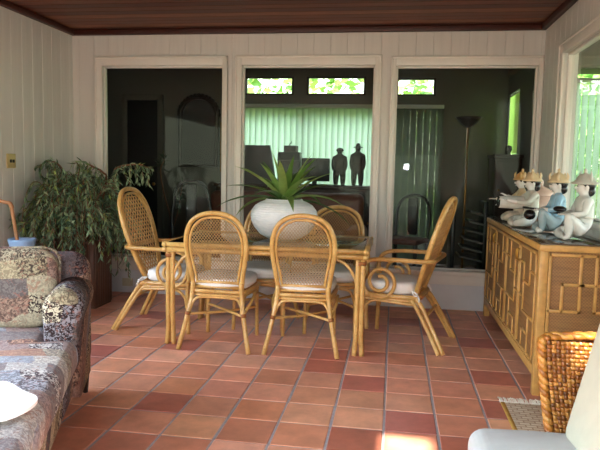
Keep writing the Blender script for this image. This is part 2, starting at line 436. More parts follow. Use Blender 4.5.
# sill ledge and lower panel below the back windows
mb = MB(); mb.rbox(XL, D-.075, .325, XR, D+.02, .365, r=.008); mb.rbox(XL, D-.04, .235, XR, D, .325, r=.006); o = mb.build('trim_4', M['trim']); o['kind'] = 'structure'
mb = MB(); mb.rbox(XL, D-.02, 0, XR, D, .235, r=.003); o = mb.build('baseboard_back', M['panelwhite']); o['kind'] = 'structure'
mb = MB(); mb.rbox(XL, 1.9, 0, XL+.015, D-.02, .11, r=.004); o = mb.build('baseboard_left', M['panelwhite']); o['kind'] = 'structure'
mb = MB(); mb.rbox(XR-.015, 1.9, 0, XR, D-.02, .11, r=.004); o = mb.build('baseboard_right', M['panelwhite']); o['kind'] = 'structure'

def window(n, op, fn, cl, cr_, ct, bottom=False, rec=.05):
    """casing + stop frame + pane; fn(s,z,d) d = into the room"""
    a, b, lo, hi = op; w = structure(f'window_{n}')
    def bar(mb, s0, z0, s1, z1, d0, d1):
        p, q = V(fn(s0, z0, d0)), V(fn(s1, z1, d1))
        mb.rbox(min(p.x, q.x), min(p.y, q.y), min(p.z, q.z), max(p.x, q.x), max(p.y, q.y), max(p.z, q.z), r=.005, seg=2)
    mb = MB(); zb = lo if not bottom else lo-.09
    bar(mb, a-cl, zb, a+.004, hi+ct, 0, .022); bar(mb, b-.004, zb, b+cr_, hi+ct, 0, .022); bar(mb, a, hi-.004, b, hi+ct, 0, .022)
    bar(mb, a-cl, zb, a-cl+.02, hi+ct, .0, .032); bar(mb, b+cr_-.02, zb, b+cr_, hi+ct, .0, .032); bar(mb, a-cl, hi+ct-.02, b+cr_, hi+ct, .0, .032)
    if bottom: bar(mb, a-cl, lo-.04, b+cr_, lo, -.06, .05)
    mb.build('window_casing', M['trim'], w)
    mb = MB(); t = .02
    bar(mb, a, lo, a+t, hi, -rec-.02, -.022); bar(mb, b-t, lo, b, hi, -rec-.02, -.022); bar(mb, a, hi-t, b, hi, -rec-.02, -.022); bar(mb, a, lo, b, lo+.012, -rec-.02, -.022)
    mb.build('window_sash', M['trim'], w)
    mb = MB(); p = [fn(a+.01, lo+.005, -rec), fn(b-.01, lo+.005, -rec), fn(b-.01, hi-.01, -rec), fn(a+.01, hi-.01, -rec)]
    mb.add(p, [(0,1,2,3)], False); mb.build('window_pane', M['pane'], w)
    return w
fb = lambda s, z, d: (s, D-d, z)
window(1, W1, fb, .07, .045, .085); window(2, W2, fb, .06, .055, .085); window(3, W3, fb, .045, .038, .08)
window(4, RW, lambda s, z, d: (XR-d, s, z), .08, .085, .08, bottom=True)

# ------------------------------------------------------------------ dim room beyond the glass
def slab(name, bx, m): 
    mb = MB(); mb.box(*bx); o = mb.build(name, M[m]); o['kind'] = 'structure'; return o
YI = D+.1
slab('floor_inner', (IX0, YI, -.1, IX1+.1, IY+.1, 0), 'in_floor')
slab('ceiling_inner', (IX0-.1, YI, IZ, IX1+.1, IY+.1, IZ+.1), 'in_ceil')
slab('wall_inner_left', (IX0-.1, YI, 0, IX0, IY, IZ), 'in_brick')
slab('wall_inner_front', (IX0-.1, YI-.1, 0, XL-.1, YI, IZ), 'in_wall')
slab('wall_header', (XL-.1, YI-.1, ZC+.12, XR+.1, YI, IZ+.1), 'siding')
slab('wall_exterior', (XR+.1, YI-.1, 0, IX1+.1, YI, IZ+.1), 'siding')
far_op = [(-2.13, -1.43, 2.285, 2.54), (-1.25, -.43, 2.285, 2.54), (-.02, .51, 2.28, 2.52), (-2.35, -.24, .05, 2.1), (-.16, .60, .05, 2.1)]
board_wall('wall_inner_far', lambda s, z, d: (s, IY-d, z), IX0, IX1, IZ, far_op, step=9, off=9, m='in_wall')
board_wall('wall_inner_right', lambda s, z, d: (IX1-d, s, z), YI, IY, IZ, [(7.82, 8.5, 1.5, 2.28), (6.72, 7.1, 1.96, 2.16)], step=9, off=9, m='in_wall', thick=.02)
for i, o in enumerate(far_op):
    w = structure(f'window_{i+5}'); mb = MB(); a, b, lo, hi = o
    for bx in ((a, lo, a+.03, hi), (b-.03, lo, b, hi), (a, lo, b, lo+.025), (a, hi-.025, b, hi)): mb.box(bx[0], IY+.02, bx[1], bx[2], IY+.07, bx[3])
    if i >= 3: mb.box((a+b)/2-.03, IY+.02, lo, (a+b)/2+.03, IY+.07, hi)
    mb.build('window_sash', M['darkwood'], w)
    mb = MB(); mb.add([(a, IY+.05, lo), (b, IY+.05, lo), (b, IY+.05, hi), (a, IY+.05, hi)], [(0,1,2,3)], False); mb.build('window_pane', M['pane'], w)
def blinds(label, x0, x1, m, ang, group=None):
    t = thing('vertical_blinds', label, 'blinds', ((x0+x1)/2, IY-.09, .03)); h = 2.07; w = (x1-x0)/2
    mb = MB(); mb.rbox(-w, -.03, h, w, .03, h+.05, r=.005); mb.build('head_rail', M['rail'], t)
    n = int((x1-x0)/.082)
    for i in range(n):
        x = -w+(i+.5)*(x1-x0)/n; mb = MB(); a = math.radians(ang+R.uniform(-3, 3)); c, s_ = math.cos(a)*.044, math.sin(a)*.044
        for k_ in (0,):
            pts = [(-1, 0), (-.5, .006), (0, .008), (.5, .006), (1, 0)]; vs = []
            for q, bb in pts:
                vs += [(x+q*c, q*s_+bb, .02), (x+q*c, q*s_+bb, h)]
            vs2 = [(v[0], v[1]+.0015, v[2]) for v in vs]
            fs = [(2*j, 2*j+2, 2*j+3, 2*j+1) for j in range(4)]
            mb.add(vs, fs)
        mb.build('slat', M[m], t)
blinds('pale green vertical blinds glowing behind the middle window, beyond the vase', -2.36, -.22, 'blind', 24)
blinds('dim grey vertical blinds beyond the window behind the empty right armchair', -.17, .62, 'blind2', 7)

for lab, y0, y1, z0, z1 in (('tall narrow window shade glowing pale green above the tall dark cabinet', 7.84, 8.48, 1.51, 2.27), ('small square window shade glowing pale green near the right end of the dim room', 6.74, 7.08, 1.97, 2.15)):
    t = thing('window_shade', lab, 'shade', (IX1+.01, (y0+y1)/2, z0)); h = z1-z0; w_ = (y1-y0)/2
    mb = MB(); mb.box(-.002, -w_, 0, .002, w_, h); mb.build('shade_fabric', M['shade'], t)
    mb = MB(); mb.tube([(0, -w_, h-.012), (0, w_, h-.012)], .012, 10); mb.build('roller', M['rail'], t)
# hedges outside
def hedge(name, label, bx, n, size, seed, cols):
    rg = random.Random(seed); mb = MB(); x0, y0, z0, x1, y1, z1 = bx
    for i in range(n):
        p = V((rg.uniform(x0, x1), rg.uniform(y0, y1), z0+(z1-z0)*rg.random()))
        p.z += .35*math.sin(p.x*2.3+seed)+.2*math.sin(p.x*5.1)
        d = V((rg.gauss(0,1), rg.gauss(0,1), rg.gauss(0,.7))).normalized(); nr = V((rg.gauss(0,1), rg.gauss(0,1)-.5, rg.gauss(0,1)+.8)).normalized()
        s_ = size*rg.uniform(.6, 1.4); c = lin(rg.choice(cols)); k_ = rg.uniform(.7, 1.3); mb.c = (c[0]*k_, c[1]*k_, c[2]*k_, 1)
        if p.z < .05: p.z = .05+rg.random()*.3
        mb.strip([p, p+d*s_*.5, p+d*s_], lambda t: s_*.28*math.sin(PI*min(.97, max(.05, t))), nr, .3)
    o = mb.build(name, M['hedge'], colors=True); tag(o, label, 'hedge'); return o
cols = [(112, 150, 60), (140, 176, 84), (92, 128, 52), (170, 190, 104)]
hedge('garden_hedge', 'tall sunlit green hedge seen through the small high windows beyond', (-5.5, 11.0, 0, 3.6, 12.6, 4.0), 5200, .22, 3, cols)
hedge('garden_shrubbery', 'bright green shrubbery beyond the blinds outside the right window', (2.0, 9.2, 0, 6.0, 10.6, 3.4), 4200, .2, 5, [(150, 196, 96), (170, 210, 120), (126, 172, 76)])
mb = MB(); mb.box(-14, -12, -.16, 14, 18, -.11); o = mb.build('ground', M['earth']); o['kind'] = 'structure'
# roof eave over the right-hand window
mb = MB(); mb.box(XR+.1, .2, 2.5, 5.2, 8.2, 2.62); o = mb.build('roof_eave', M['siding']); o['kind'] = 'structure'
slab('wall_porch', (IX1+.1, 8.06, 0, 2.1, 8.16, 2.5), 'siding'); slab('floor_porch', (XR+.1, .2, -.11, 5.2, 8.2, -.01), 'in_floor')
blinds('bright green vertical blinds outside the window above the cabinet', 2.12, 4.6, 'blind', 20, None)
for o in COL.objects:
    if o.get('label', '').startswith('bright green vertical'): o.location = ((2.12+4.6)/2, 8.0, .03); o.scale = (1, 1, 1.13)

# ------------------------------------------------------------------ dining furniture
def cane_panel(mb, mapf, hw, w0, w1, pitch=.021, slope=1.25, r=.0021):
    """open diagonal cane: two families of strands clipped to the outline |u| <= hw(w)"""
    for sgn in (-1, 1):
        umax = max(hw(w0+(w1-w0)*i/20) for i in range(21)); c = -umax-(w1-w0)/slope
        while c < umax+(w1-w0)/slope:
            pts = []
            nst = 26
            for i in range(nst+1):
                w = w0+(w1-w0)*i/nst; u = c+sgn*(w-w0)/slope
                if abs(u) <= hw(w)+.002: pts.append(mapf(u, w, sgn*.0014))
                elif pts: break
            if len(pts) >= 2: mb.tube(pts, r, 4, sub=1, cap=False)
            c += pitch

CHG = 'rattan side chairs round the dining table'
def side_chair(label):
    t = thing('rattan_side_chair', label, 'chair', group=CHG)
    # loop: half width and lean against height
    def lean(z): return -.185-(z-.42)*.165
    loop = [(.172, .40), (.182, .50), (.202, .62), (.214, .72), (.206, .81), (.168, .895), (.095, .945), (0, .96)]
    pts = [(x, lean(z), z) for x, z in loop]+[(-x, lean(z), z) for x, z in loop[-2::-1]]
    mb = MB(); mb.tube(pts, .0165, 10, sub=5)
    mb.build('back_frame', M['rattan'], t)
    inn = [(.146, .46), (.158, .54), (.176, .63), (.187, .72), (.179, .80), (.146, .87), (.082, .917), (0, .93)]
    pts = [(x, lean(z)+.002, z) for x, z in inn]+[(-x, lean(z)+.002, z) for x, z in inn[-2::-1]]
    mb = MB(); mb.tube(pts, .0095, 8, sub=5); mb.tube([(-.148, lean(.47), .47), (.148, lean(.47), .47)], .0105, 8); mb.tube([(-.17, lean(.435), .435), (.17, lean(.435), .435)], .0115, 8)
    mb.build('inner_hoop', M['rattan'], t)
    def hw(z):
        for (x0, z0), (x1, z1) in zip(inn, inn[1:]):
            if z <= z1: 
                u = max(0, (z-z0)/(z1-z0)); return x0+(x1-x0)*u if x1 > .09 else math.sqrt(max(0, 1-((z-.84)/.09)**2))*.16 if z > .84 else x0
        return 0
    mb = MB(); cane_panel(mb, lambda u, w, o: (u, lean(w)+o, w), hw, .472, .928); mb.build('cane_back', M['cane'], t)
    # seat frame, cushion
    mb = MB(); ring = [(.17, -.19), (.205, -.05), (.215, .10), (.19, .2), (.0, .235), (-.19, .2), (-.215, .10), (-.205, -.05), (-.17, -.19), (0, -.20)]
    mb.tube([(x, y, .405) for x, y in ring], .0145, 8, closed=True, sub=4); mb.tube([(x*.97, y*.97, .378) for x, y in ring], .0105, 8, closed=True, sub=4)
    mb.build('seat_frame', M['rattan'], t)
    mb = MB(); mb.ell((0, .018, .457), .212, .218, .046, .45, .55, 32, 10); cu = mb.build('seat_cushion', M['cushion'], t)
    mb = MB(); P = [(.212*math.copysign(abs(math.cos(a))**.55, math.cos(a))*1.002, .018+.218*math.copysign(abs(math.sin(a))**.55, math.sin(a))*1.002, .457) for a in [2*PI*i/40 for i in range(40)]]
    mb.tube(P, .0035, 6, closed=True, sub=1); mb.build('piping', M['cushion'], cu)
    for s_ in (-1, 1):
        mb = MB(); mb.tube([(s_*.172, lean(.47)-.012, .47), (s_*.182, -.205, .36), (s_*.2, -.235, .25), (s_*.252, -.285, 0)], .0165, 10, sub=4)
        lg = mb.build('leg', M['rattan'], t)
        mb = MB(); mb.tube([(s_*.1985, -.2325, .262), (s_*.2035, -.2385, .238)], .0195, 10, sub=1); mb.build('binding', M['binding'], lg)
        mb = MB(); mb.tube([(s_*.19, .19, .40), (s_*.192, .195, .2), (s_*.195, .2, 0)], .0145, 10, sub=3); mb.build('leg', M['rattan'], t)
    # arched brackets under the seat
    for pts in ([(-.193, -.225, .26), (-.165, -.21, .335), (-.11, -.2, .362), (.11, -.2, .362), (.165, -.21, .335), (.193, -.225, .26)],
                [(-.19, .195, .24), (-.16, .2, .335), (-.1, .205, .365), (.1, .205, .365), (.16, .2, .335), (.19, .195, .24)]):
        mb = MB(); mb.tube(pts, .0105, 8, sub=5); mb.build('arched_brace', M['rattan'], t)
    for s_ in (-1, 1):
        mb = MB(); mb.tube([(s_*.195, -.21, .25), (s_*.225, -.1, .33), (s_*.226, 0, .367), (s_*.222, .1, .345), (s_*.195, .19, .27)], .0105, 8, sub=5); mb.build('arched_brace', M['rattan'], t)
    mb = MB()
    for s_ in (-1, 1): mb.tube([(s_*.2, -.235, .245), (0, -.02, .232+s_*.008), (-s_*.192, .195, .225)], .0105, 8, sub=4)
    mb.build('cross_stretcher', M['rattan'], t)
    return t

ch = side_chair('rattan side chair with its caned back to us, nearer the sofa')
ch.location = (-1.195, 4.315, 0); ch.rotation_euler.z = math.radians(-1)
c2 = copy_tree(ch); c2.location = (-.60, 4.335, 0); c2.rotation_euler.z = math.radians(1.5); c2['label'] = 'rattan side chair with its caned back to us, directly in front of the white vase'
c3 = copy_tree(ch); c3.location = (-.455, 4.835, 0); c3.rotation_euler.z = PI; c3['label'] = 'rattan side chair across the table, its hoop back showing right of the vase'
c4 = copy_tree(ch); c4.location = (-1.02, 4.835, 0); c4.rotation_euler.z = PI; c4['label'] = 'rattan side chair across the table, almost hidden behind the white vase'

AG = 'rattan armchairs at the table ends'
def armchair(label):
    t = thing('rattan_armchair', label, 'chair', group=AG)
    def lean(z): return -.19-(z-.40)*.31
    prof = [(.135, .385), (.17, .46), (.212, .58), (.242, .70), (.252, .80), (.245, .89), (.212, .985), (.125, 1.06), (0, 1.082)]
    def ring(sc, dz=0): 
        p = [(x*sc-(0 if x == 0 else (1-sc)*0), z) for x, z in prof]
        return p
    pts = [(x, lean(z), z) for x, z in prof]+[(-x, lean(z), z) for x, z in prof[-2::-1]]
    mb = MB(); mb.tube(pts, .0185, 10, sub=5); mb.build('back_frame', M['rattan'], t)
    inn = [(.112, .42), (.142, .485), (.182, .59), (.21, .70), (.221, .80), (.214, .885), (.184, .965), (.105, 1.03), (0, 1.048)]
    pts = [(x, lean(z)+.004, z) for x, z in inn]+[(-x, lean(z)+.004, z) for x, z in inn[-2::-1]]
    mb = MB(); mb.tube(pts, .010, 8, sub=5); mb.build('inner_hoop', M['rattan'], t)
    def hw(z):
        if z > .93: return .2*math.sqrt(max(0, 1-((z-.93)/.118)**2))
        for (x0, z0), (x1, z1) in zip(inn, inn[1:]):
            if z <= z1: return x0+(x1-x0)*max(0, (z-z0)/(z1-z0))
        return 0
    mb = MB(); cane_panel(mb, lambda u, w, o: (u, lean(w)+o, w), hw, .42, 1.047, .043, 1.35, .0042); mb.build('cane_back', M['cane'], t)
    # armrest: one pole wrapping behind the back
    arm = [(.232, .195, .40), (.238, .20, .50), (.246, .185, .585), (.255, .13, .628), (.262, .02, .642), (.268, -.12, .645), (.262, -.25, .645), (.215, -.315, .645), (.10, -.325, .645)]
    pts = arm+[(0, -.325, .645)]+[(-x, y, z) for x, y, z in arm[::-1]]
    mb = MB(); mb.tube(pts, .0165, 10, sub=5); mb.build('armrest', M['rattan'], t)
    # scrolls under the arms
    for s_ in (-1, 1):
        c = (.055, .475); P = [(s_*.238, .198, .56), (s_*.24, .192, .49)]
        for i in range(26):
            a = math.radians(-25-i*25); rad = .128-.0036*i
            P.append((s_*.242, c[0]+rad*math.cos(a), c[1]+rad*math.sin(a)))
        mb = MB(); mb.tube(P, .0135, 8, sub=2); mb.build('scroll', M['rattan'], t)
    mb = MB(); ringp = [(.19, -.2), (.228, -.05), (.235, .1), (.225, .19), (.1, .215), (-.1, .215), (-.225, .19), (-.235, .1), (-.228, -.05), (-.19, -.2), (0, -.215)]
    mb.tube([(x, y, .375) for x, y in ringp], .016, 8, closed=True, sub=4); mb.tube([(x*.97, y*.97, .348) for x, y in ringp], .0115, 8, closed=True, sub=4)
    mb.build('seat_frame', M['rattan'], t)
    mb = MB(); mb.ell((0, .01, .428), .215, .195, .052, .45, .5, 32, 10); cu = mb.build('seat_cushion', M['cushion'], t)
    for s_ in (-1, 1):
        mb = MB(); mb.tube([(s_*.17, -.165, .41), (s_*.2, -.2, .405), (s_*.215, -.225, .37), (s_*.222, -.228, .35)], .007, 6, sub=3); mb.tube([(s_*.17, -.165, .41), (s_*.215, -.19, .392), (s_*.235, -.215, .395)], .006, 6, sub=3); mb.build('cushion_tie', M['cushion'], cu)
    for s_ in (-1, 1):
        mb = MB(); mb.tube([(s_*.185, -.19, .375), (s_*.2, -.25, .30), (s_*.23, -.35, .12), (s_*.25, -.415, 0)], .017, 10, sub=4); mb.tube([(s_*.2, -.16, .36), (s_*.22, -.225, .28), (s_*.25, -.32, .12), (s_*.268, -.385, 0)], .0145, 10, sub=4); mb.build('leg', M['rattan'], t)
        mb = MB(); mb.tube([(s_*.228, .185, .40), (s_*.228, .19, .2), (s_*.228, .195, 0)], .0165, 10, sub=3); mb.build('leg', M['rattan'], t)
        mb = MB(); mb.tube([(s_*.23, .18, .2), (s_*.236, .165, .285), (s_*.238, .09, .338), (s_*.235, -.05, .335), (s_*.215, -.19, .325)], .0115, 8, sub=5); mb.build('arched_brace', M['rattan'], t)
    mb = MB(); mb.tube([(-.215, .19, .2), (-.17, .2, .31), (-.08, .205, .335), (.08, .205, .335), (.17, .2, .31), (.215, .19, .2)], .0115, 8, sub=5); mb.build('arched_brace', M['rattan'], t)
    mb = MB(); mb.tube([(-.21, -.275, .25), (.21, -.275, .25)], .0115, 8); mb.build('stretcher', M['rattan'], t)
    return t
a1 = armchair('tall balloon-backed rattan armchair at the plant end of the table'); a1.location = (-1.70, 4.665, 0); a1.rotation_euler.z = -PI/2-math.radians(2)
a2 = copy_tree(a1); a2.location = (.035, 4.64, 0); a2.rotation_euler.z = PI/2-math.radians(14); a2['label'] = 'tall balloon-backed rattan armchair at the table end nearest the cabinet'

# table
TX0, TX1, TY0, TY1 = -1.605, -.155, 4.118, 4.985
t = thing('rattan_dining_table', 'rectangular rattan dining table with glass top and bundled pole legs', 'table', ((TX0+TX1)/2, (TY0+TY1)/2, 0))
hx, hy = (TX1-TX0)/2, (TY1-TY0)/2
mb = MB()
for z, r in ((.722, .0175), (.686, .0175)):
    for s_ in (-1, 1): mb.tube([(-hx, s_*(hy-.018), z), (hx, s_*(hy-.018), z)], r, 10); mb.tube([(s_*(hx-.018), -hy, z), (s_*(hx-.018), hy, z)], r, 10)
mb.build('apron', M['rattan'], t)
mb = MB(); mb.rbox(-hx+.034, -hy+.034, .728, hx-.034, hy-.034, .738, r=.003); mb.build('glass_top', M['tglass'], t)
mb = MB(); mb.tube([(-.2, -hy+.03, .69), (-.2, hy-.03, .69)], .013, 8); mb.tube([(.25, -hy+.03, .69), (.25, hy-.03, .69)], .013, 8); mb.build('cross_rail', M['rattan'], t)
for sx in (-1, 1):
    for sy_ in (-1, 1):
        mb = MB(); cx, cy_ = sx*(hx-.035), sy_*(hy-.035)
        for dx, dy in ((0, 0), (-sx*.034, 0), (0, -sy_*.034)):
            e = 1.0; mb.tube([(cx+dx, cy_+dy, .70), (cx+dx, cy_+dy, .25), (cx+dx*1.1, cy_+dy*1.1-sy_*.004, .12), (cx+dx*1.5+sx*.008, cy_+dy*1.5, .0)], .017, 10, sub=4)
        lg = mb.build('leg', M['rattan'], t)
        mb = MB(); mb.tube([(cx-sx*.011, cy_-sy_*.011, .63), (cx-sx*.011, cy_-sy_*.011, .655)], .035, 12, sub=1); mb.build('binding', M['binding'], lg)
        mb = MB(); P = [(cx-sx*.035, cy_, .45), (cx-sx*.05, cy_, .53), (cx-sx*.10, cy_, .615), (cx-sx*.17, cy_, .66), (cx-sx*.25, cy_, .672)]; mb.tube(P, .0105, 8, sub=4)
        P = [(cx, cy_-sy_*.035, .45), (cx, cy_-sy_*.05, .53), (cx, cy_-sy_*.10, .615), (cx, cy_-sy_*.15, .655), (cx, cy_-sy_*.2, .67)]; mb.tube(P, .0105, 8, sub=4)
        mb.build('corner_brace', M['rattan'], t)

# vase with bromeliad
VX, VY = -.82, 4.60
t = thing('white_vase', 'big round white ceramic vase standing on the glass dining table', 'vase', (VX, VY, .738))
prof = [(.0, .0), (.10, 0), (.12, .004), (.18, .035), (.226, .085), (.249, .135), (.254, .17), (.246, .205), (.218, .24), (.175, .263), (.145, .274), (.138, .284), (.13, .284), (.127, .27), (.12, .262), (.0, .262)]
prof = [(a, b*1.07) for a, b in prof]
mb = MB(); mb.lathe(prof[:13], 48); mb.build('vase_body', M['vase'], t)
mb = MB(); mb.lathe(prof[12:], 32); mb.build('soil', M['soil'], t)
t = thing('bromeliad', 'spiky green bromeliad growing out of the white vase', 'plant', (VX, VY, 1.02))
mb = MB()
leaves = []
for i in range(26):
    a = 2*PI*i*.381966+.2; inner = i/26
    L = .56-.20*inner; el = math.radians(18+62*inner+R.uniform(-6, 6)); leaves.append((a, L*R.uniform(.9, 1.1), el))
for a, L, el in leaves:
    d = V((math.cos(a), math.sin(a), 0)); P = []
    droop = .95*(1-el/1.75)
    for i in range(9):
        s_ = i/8; e2 = el-droop*s_*1.25
        P.append((P[-1]+(d*math.cos(e2)+V((0,0,1))*math.sin(e2))*L/8) if P else d*.02+V((0,0,.0)))
    c = lin(R.choice([(96, 134, 58), (118, 152, 72), (78, 114, 56), (140, 166, 88)])); mb.c = c
    sd = V((0,0,1)) if el < 1.2 else -d
    mb.strip(P, lambda q: .034*(min(1, q*3+.55))*(1-q**2.6)+.0006, sd, .45)
mb.build('leaves', M['leaf'], t, colors=True)
mb = MB(); mb.lathe([(0, 0), (.03, 0), (.035, .03), (.02, .08), (0, .09)], 12); mb.build('stem', M['leaf'], t)

# ------------------------------------------------------------------ planter with weeping plant
PX0, PX1, PY0, PY1 = -3.08, -2.57, 5.02, 5.33
t = thing('weeping_plant', 'large weeping green plant in a reddish wooden planter in the corner', 'plant', ((PX0+PX1)/2, (PY0+PY1)/2, 0))
cxp, cyp = (PX0+PX1)/2, (PY0+PY1)/2; hx, hy = (PX1-PX0)/2, (PY1-PY0)/2
mb = MB(); ph = .60
nb = 7
for i in range(nb):
    a, b = -hx+2*hx*i/nb+.002, -hx+2*hx*(i+1)/nb-.002
    for s_ in (-1, 1): mb.rbox(a, s_*hy-.011, .02, b, s_*hy+.011, ph, r=.004, seg=1)
    a, b = -hy+2*hy*i/nb+.002, -hy+2*hy*(i+1)/nb-.002
    for s_ in (-1, 1): mb.rbox(s_*hx-.011, a, .02, s_*hx+.011, b, ph, r=.004, seg=1)
mb.rbox(-hx-.015, -hy-.015, ph-.03, hx+.015, -hy+.03, ph, r=.004); mb.rbox(-hx-.015, hy-.03, ph-.03, hx+.015, hy+.015, ph, r=.004); mb.rbox(-hx-.015, -hy, ph-.03, -hx+.03, hy, ph, r=.004); mb.rbox(hx-.03, -hy, ph-.03, hx+.015, hy, ph, r=.004)
mb.box(-hx, -hy, 0, hx, hy, .03)
mb.build('planter', M['planter'], t)
mb = MB(); mb.box(-hx+.01, -hy+.01, .5, hx-.01, hy-.01, ph-.05); mb.build('soil', M['soil'], t)
rg = random.Random(21); mbl = MB(); mbs = MB()
def clampw(p):
    p = V(p); p.x = max(p.x, XL+.03-cxp); p.y = min(p.y, D-.09-cyp); return p
def leafy(P, n, pale, L0=.064):
    m = len(P)-1
    for i in range(n):
        u = (i+rg.random())/n*m; j = min(m-1, int(u)); p = P[j].lerp(P[j+1], u-j); tdir = (P[j+1]-P[j]).normalized()
        a = rg.uniform(0, 2*PI); o1 = tdir.orthogonal().normalized(); o2 = tdir.cross(o1)
        d = (tdir*.75+(o1*math.cos(a)+o2*math.sin(a))*.75+V((0,0,-.35))).normalized(); L = L0*rg.uniform(.7, 1.25)
        q = rg.random()
        c = (128, 150, 118) if q < .4 else (84, 108, 82) if q < .65 else (156, 174, 136) if q < .93 else (140, 158, 96)
        if rg.random() < pale: c = (156, 172, 96)
        c = lin(c); k_ = rg.uniform(.75, 1.25); mbl.c = (c[0]*k_, c[1]*k_, c[2]*k_, 1)
        e = clampw(p+d*L); mid = clampw(p+d*L*.5+V((0,0,.004)))
        mbl.strip([p, mid, e], lambda s_: .0105*(.35 if s_ < .1 else 1 if s_ < .7 else .12), (o1*math.sin(a)-o2*math.cos(a)).cross(d)*1.0+V((.01,.01,.02)), .35)
for i in range(270):
    a = rg.uniform(0, 2*PI); reach = rg.uniform(.08, .5)
    if math.cos(a) > 0: reach *= 1.05
    top = rg.uniform(.92, 1.24)-reach*.28; b0 = V((rg.uniform(-.15, .15), rg.uniform(-.15, .15), .52))
    d = V((math.cos(a), math.sin(a)*.85-.12, 0)); low = rg.uniform(.26, .8) if reach > .25 else rg.uniform(.6, 1.0)
    P = [b0, b0+d*reach*.3+V((0,0,(top-.52)*.75)), b0+d*reach*.62+V((0,0,top-.52)), b0+d*reach*.88+V((0,0,top-.52-.1)), b0+d*reach*1.02+V((0,0,(top-.52)*.45+(low-.52)*.5)), b0+d*reach*1.06+V((0,0,low-.52))]
    P = [clampw(p) for p in P]
    # smooth
    Q = []
    for j in range(len(P)-1):
        g_ = lambda q: P[max(0, min(len(P)-1, q))]
        for s_ in range(4):
            tt = s_/4; p0, p1, p2, p3 = g_(j-1), g_(j), g_(j+1), g_(j+2)
            Q.append(clampw(.5*((2*p1)+(p2-p0)*tt+(2*p0-5*p1+4*p2-p3)*tt*tt+(3*p1-p0-3*p2+p3)*tt**3)))
    Q.append(P[-1]); mbs.tube(Q, .0032, 4, sub=1, cap=False)
    leafy(Q[5:], 34, .30 if (d.x < -.4 and d.y < .2 and reach > .25) else .04)
mbs.build('stems', M['bark'], t)
# long arching brown branches
def px_arch(P, n):
    Q = [V(p)-V((cxp, cyp, 0)) for p in P]; mb = MB(); mbs2 = mb; S = mb.tube(Q, [.009]*(len(Q)-2)+[.005, .003], 6, sub=6)
    leafy(S[len(S)//2:], n, .05, .06)
    for k_ in range(7):
        p = S[len(S)//2+int(k_*(len(S)/2-1)/7)]; q = [p, p+V((rg.uniform(-.02, .05), -.03, -.05)), p+V((rg.uniform(0, .07), -.05, -rg.uniform(.1, .2)))]; mbs2.tube(q, .003, 4, sub=3); leafy([V(x) for x in q], 14, .04)
    mb.build('branch', M['bark'], t)
px_arch([(-2.72, 5.35, .55), (-2.52, 5.25, .95), (-2.46, 5.18, 1.16), (-2.42, 5.12, 1.235), (-2.30, 5.1, 1.27), (-2.18, 5.1, 1.275), (-2.08, 5.1, 1.24)], 26)
px_arch([(-2.75, 5.35, .55), (-2.56, 5.22, 1.1), (-2.55, 5.15, 1.2), (-2.62, 5.12, 1.245), (-2.72, 5.1, 1.29), (-2.80, 5.08, 1.27)], 20)
px_arch([(-2.85, 5.35, .55), (-2.95, 5.25, 1.1), (-2.98, 5.18, 1.25), (-3.05, 5.12, 1.29), (-3.12, 5.05, 1.23)], 24)
mbl.build('foliage', M['leaf'], t, colors=True)

# switch and outlet plates
t = thing('light_switch', 'small brass switch plate with dark toggles on the left wall', 'switch', (XL, 4.75, 1.285))
mb = MB(); mb.rbox(0, -.06, -.06, .008, .06, .06, r=.003); mb.build('plate', M['brassplate'], t)
for y_ in (-.018, .02):
    mb = MB(); mb.rbox(.006, y_-.008, -.014, .02, y_+.008, .012, r=.003); mb.build('toggle', M['toggle'], t)
t = thing('wall_outlet', 'beige outlet plate low on the wall beside the planter', 'outlet', (-2.60, D-.02, .105))
mb = MB(); mb.rbox(-.055, -.008, -.04, .055, 0, .04, r=.003); mb.build('plate', M['beigeplate'], t)
for x_ in (-.025, .025):
    mb = MB(); mb.rbox(x_-.014, -.011, -.018, x_+.014, -.006, .018, r=.004); mb.build('socket', M['beigeplate'], t)

# umbrella stand with cane
t = thing('blue_pot', 'tall pale blue ceramic stand behind the sofa near the left wall', 'pot', (-2.725, 4.2, 0))
mb = MB(); mb.lathe([(.82*a, b) for a, b in [(0, 0), (.085, 0), (.10, .02), (.095, .2), (.10, .45), (.108, .66), (.118, .685), (.122, .70), (.118, .712), (.104, .70), (.10, .66), (.09, .1), (0, .09)]], 32); mb.build('pot_body', M['bluepot'], t)
t = thing('walking_cane', 'brown wooden walking cane leaning out of the blue stand', 'cane', (-2.725, 4.2, .1))
mb = MB(); mb.tube([(.02, .02, .0), (-.02, 0, .45), (-.06, -.02, .80), (-.075, -.025, .86)], .013, 8, sub=4); mb.build('shaft', M['cane_stick'], t)
mb = MB(); mb.tube([(-.062, -.022, .835), (-.075, -.026, .872), (-.1, -.03, .878), (-.16, -.035, .89), (-.2, -.04, .90)], .015, 8, sub=4); mb.build('handle', M['cane_stick'], t)

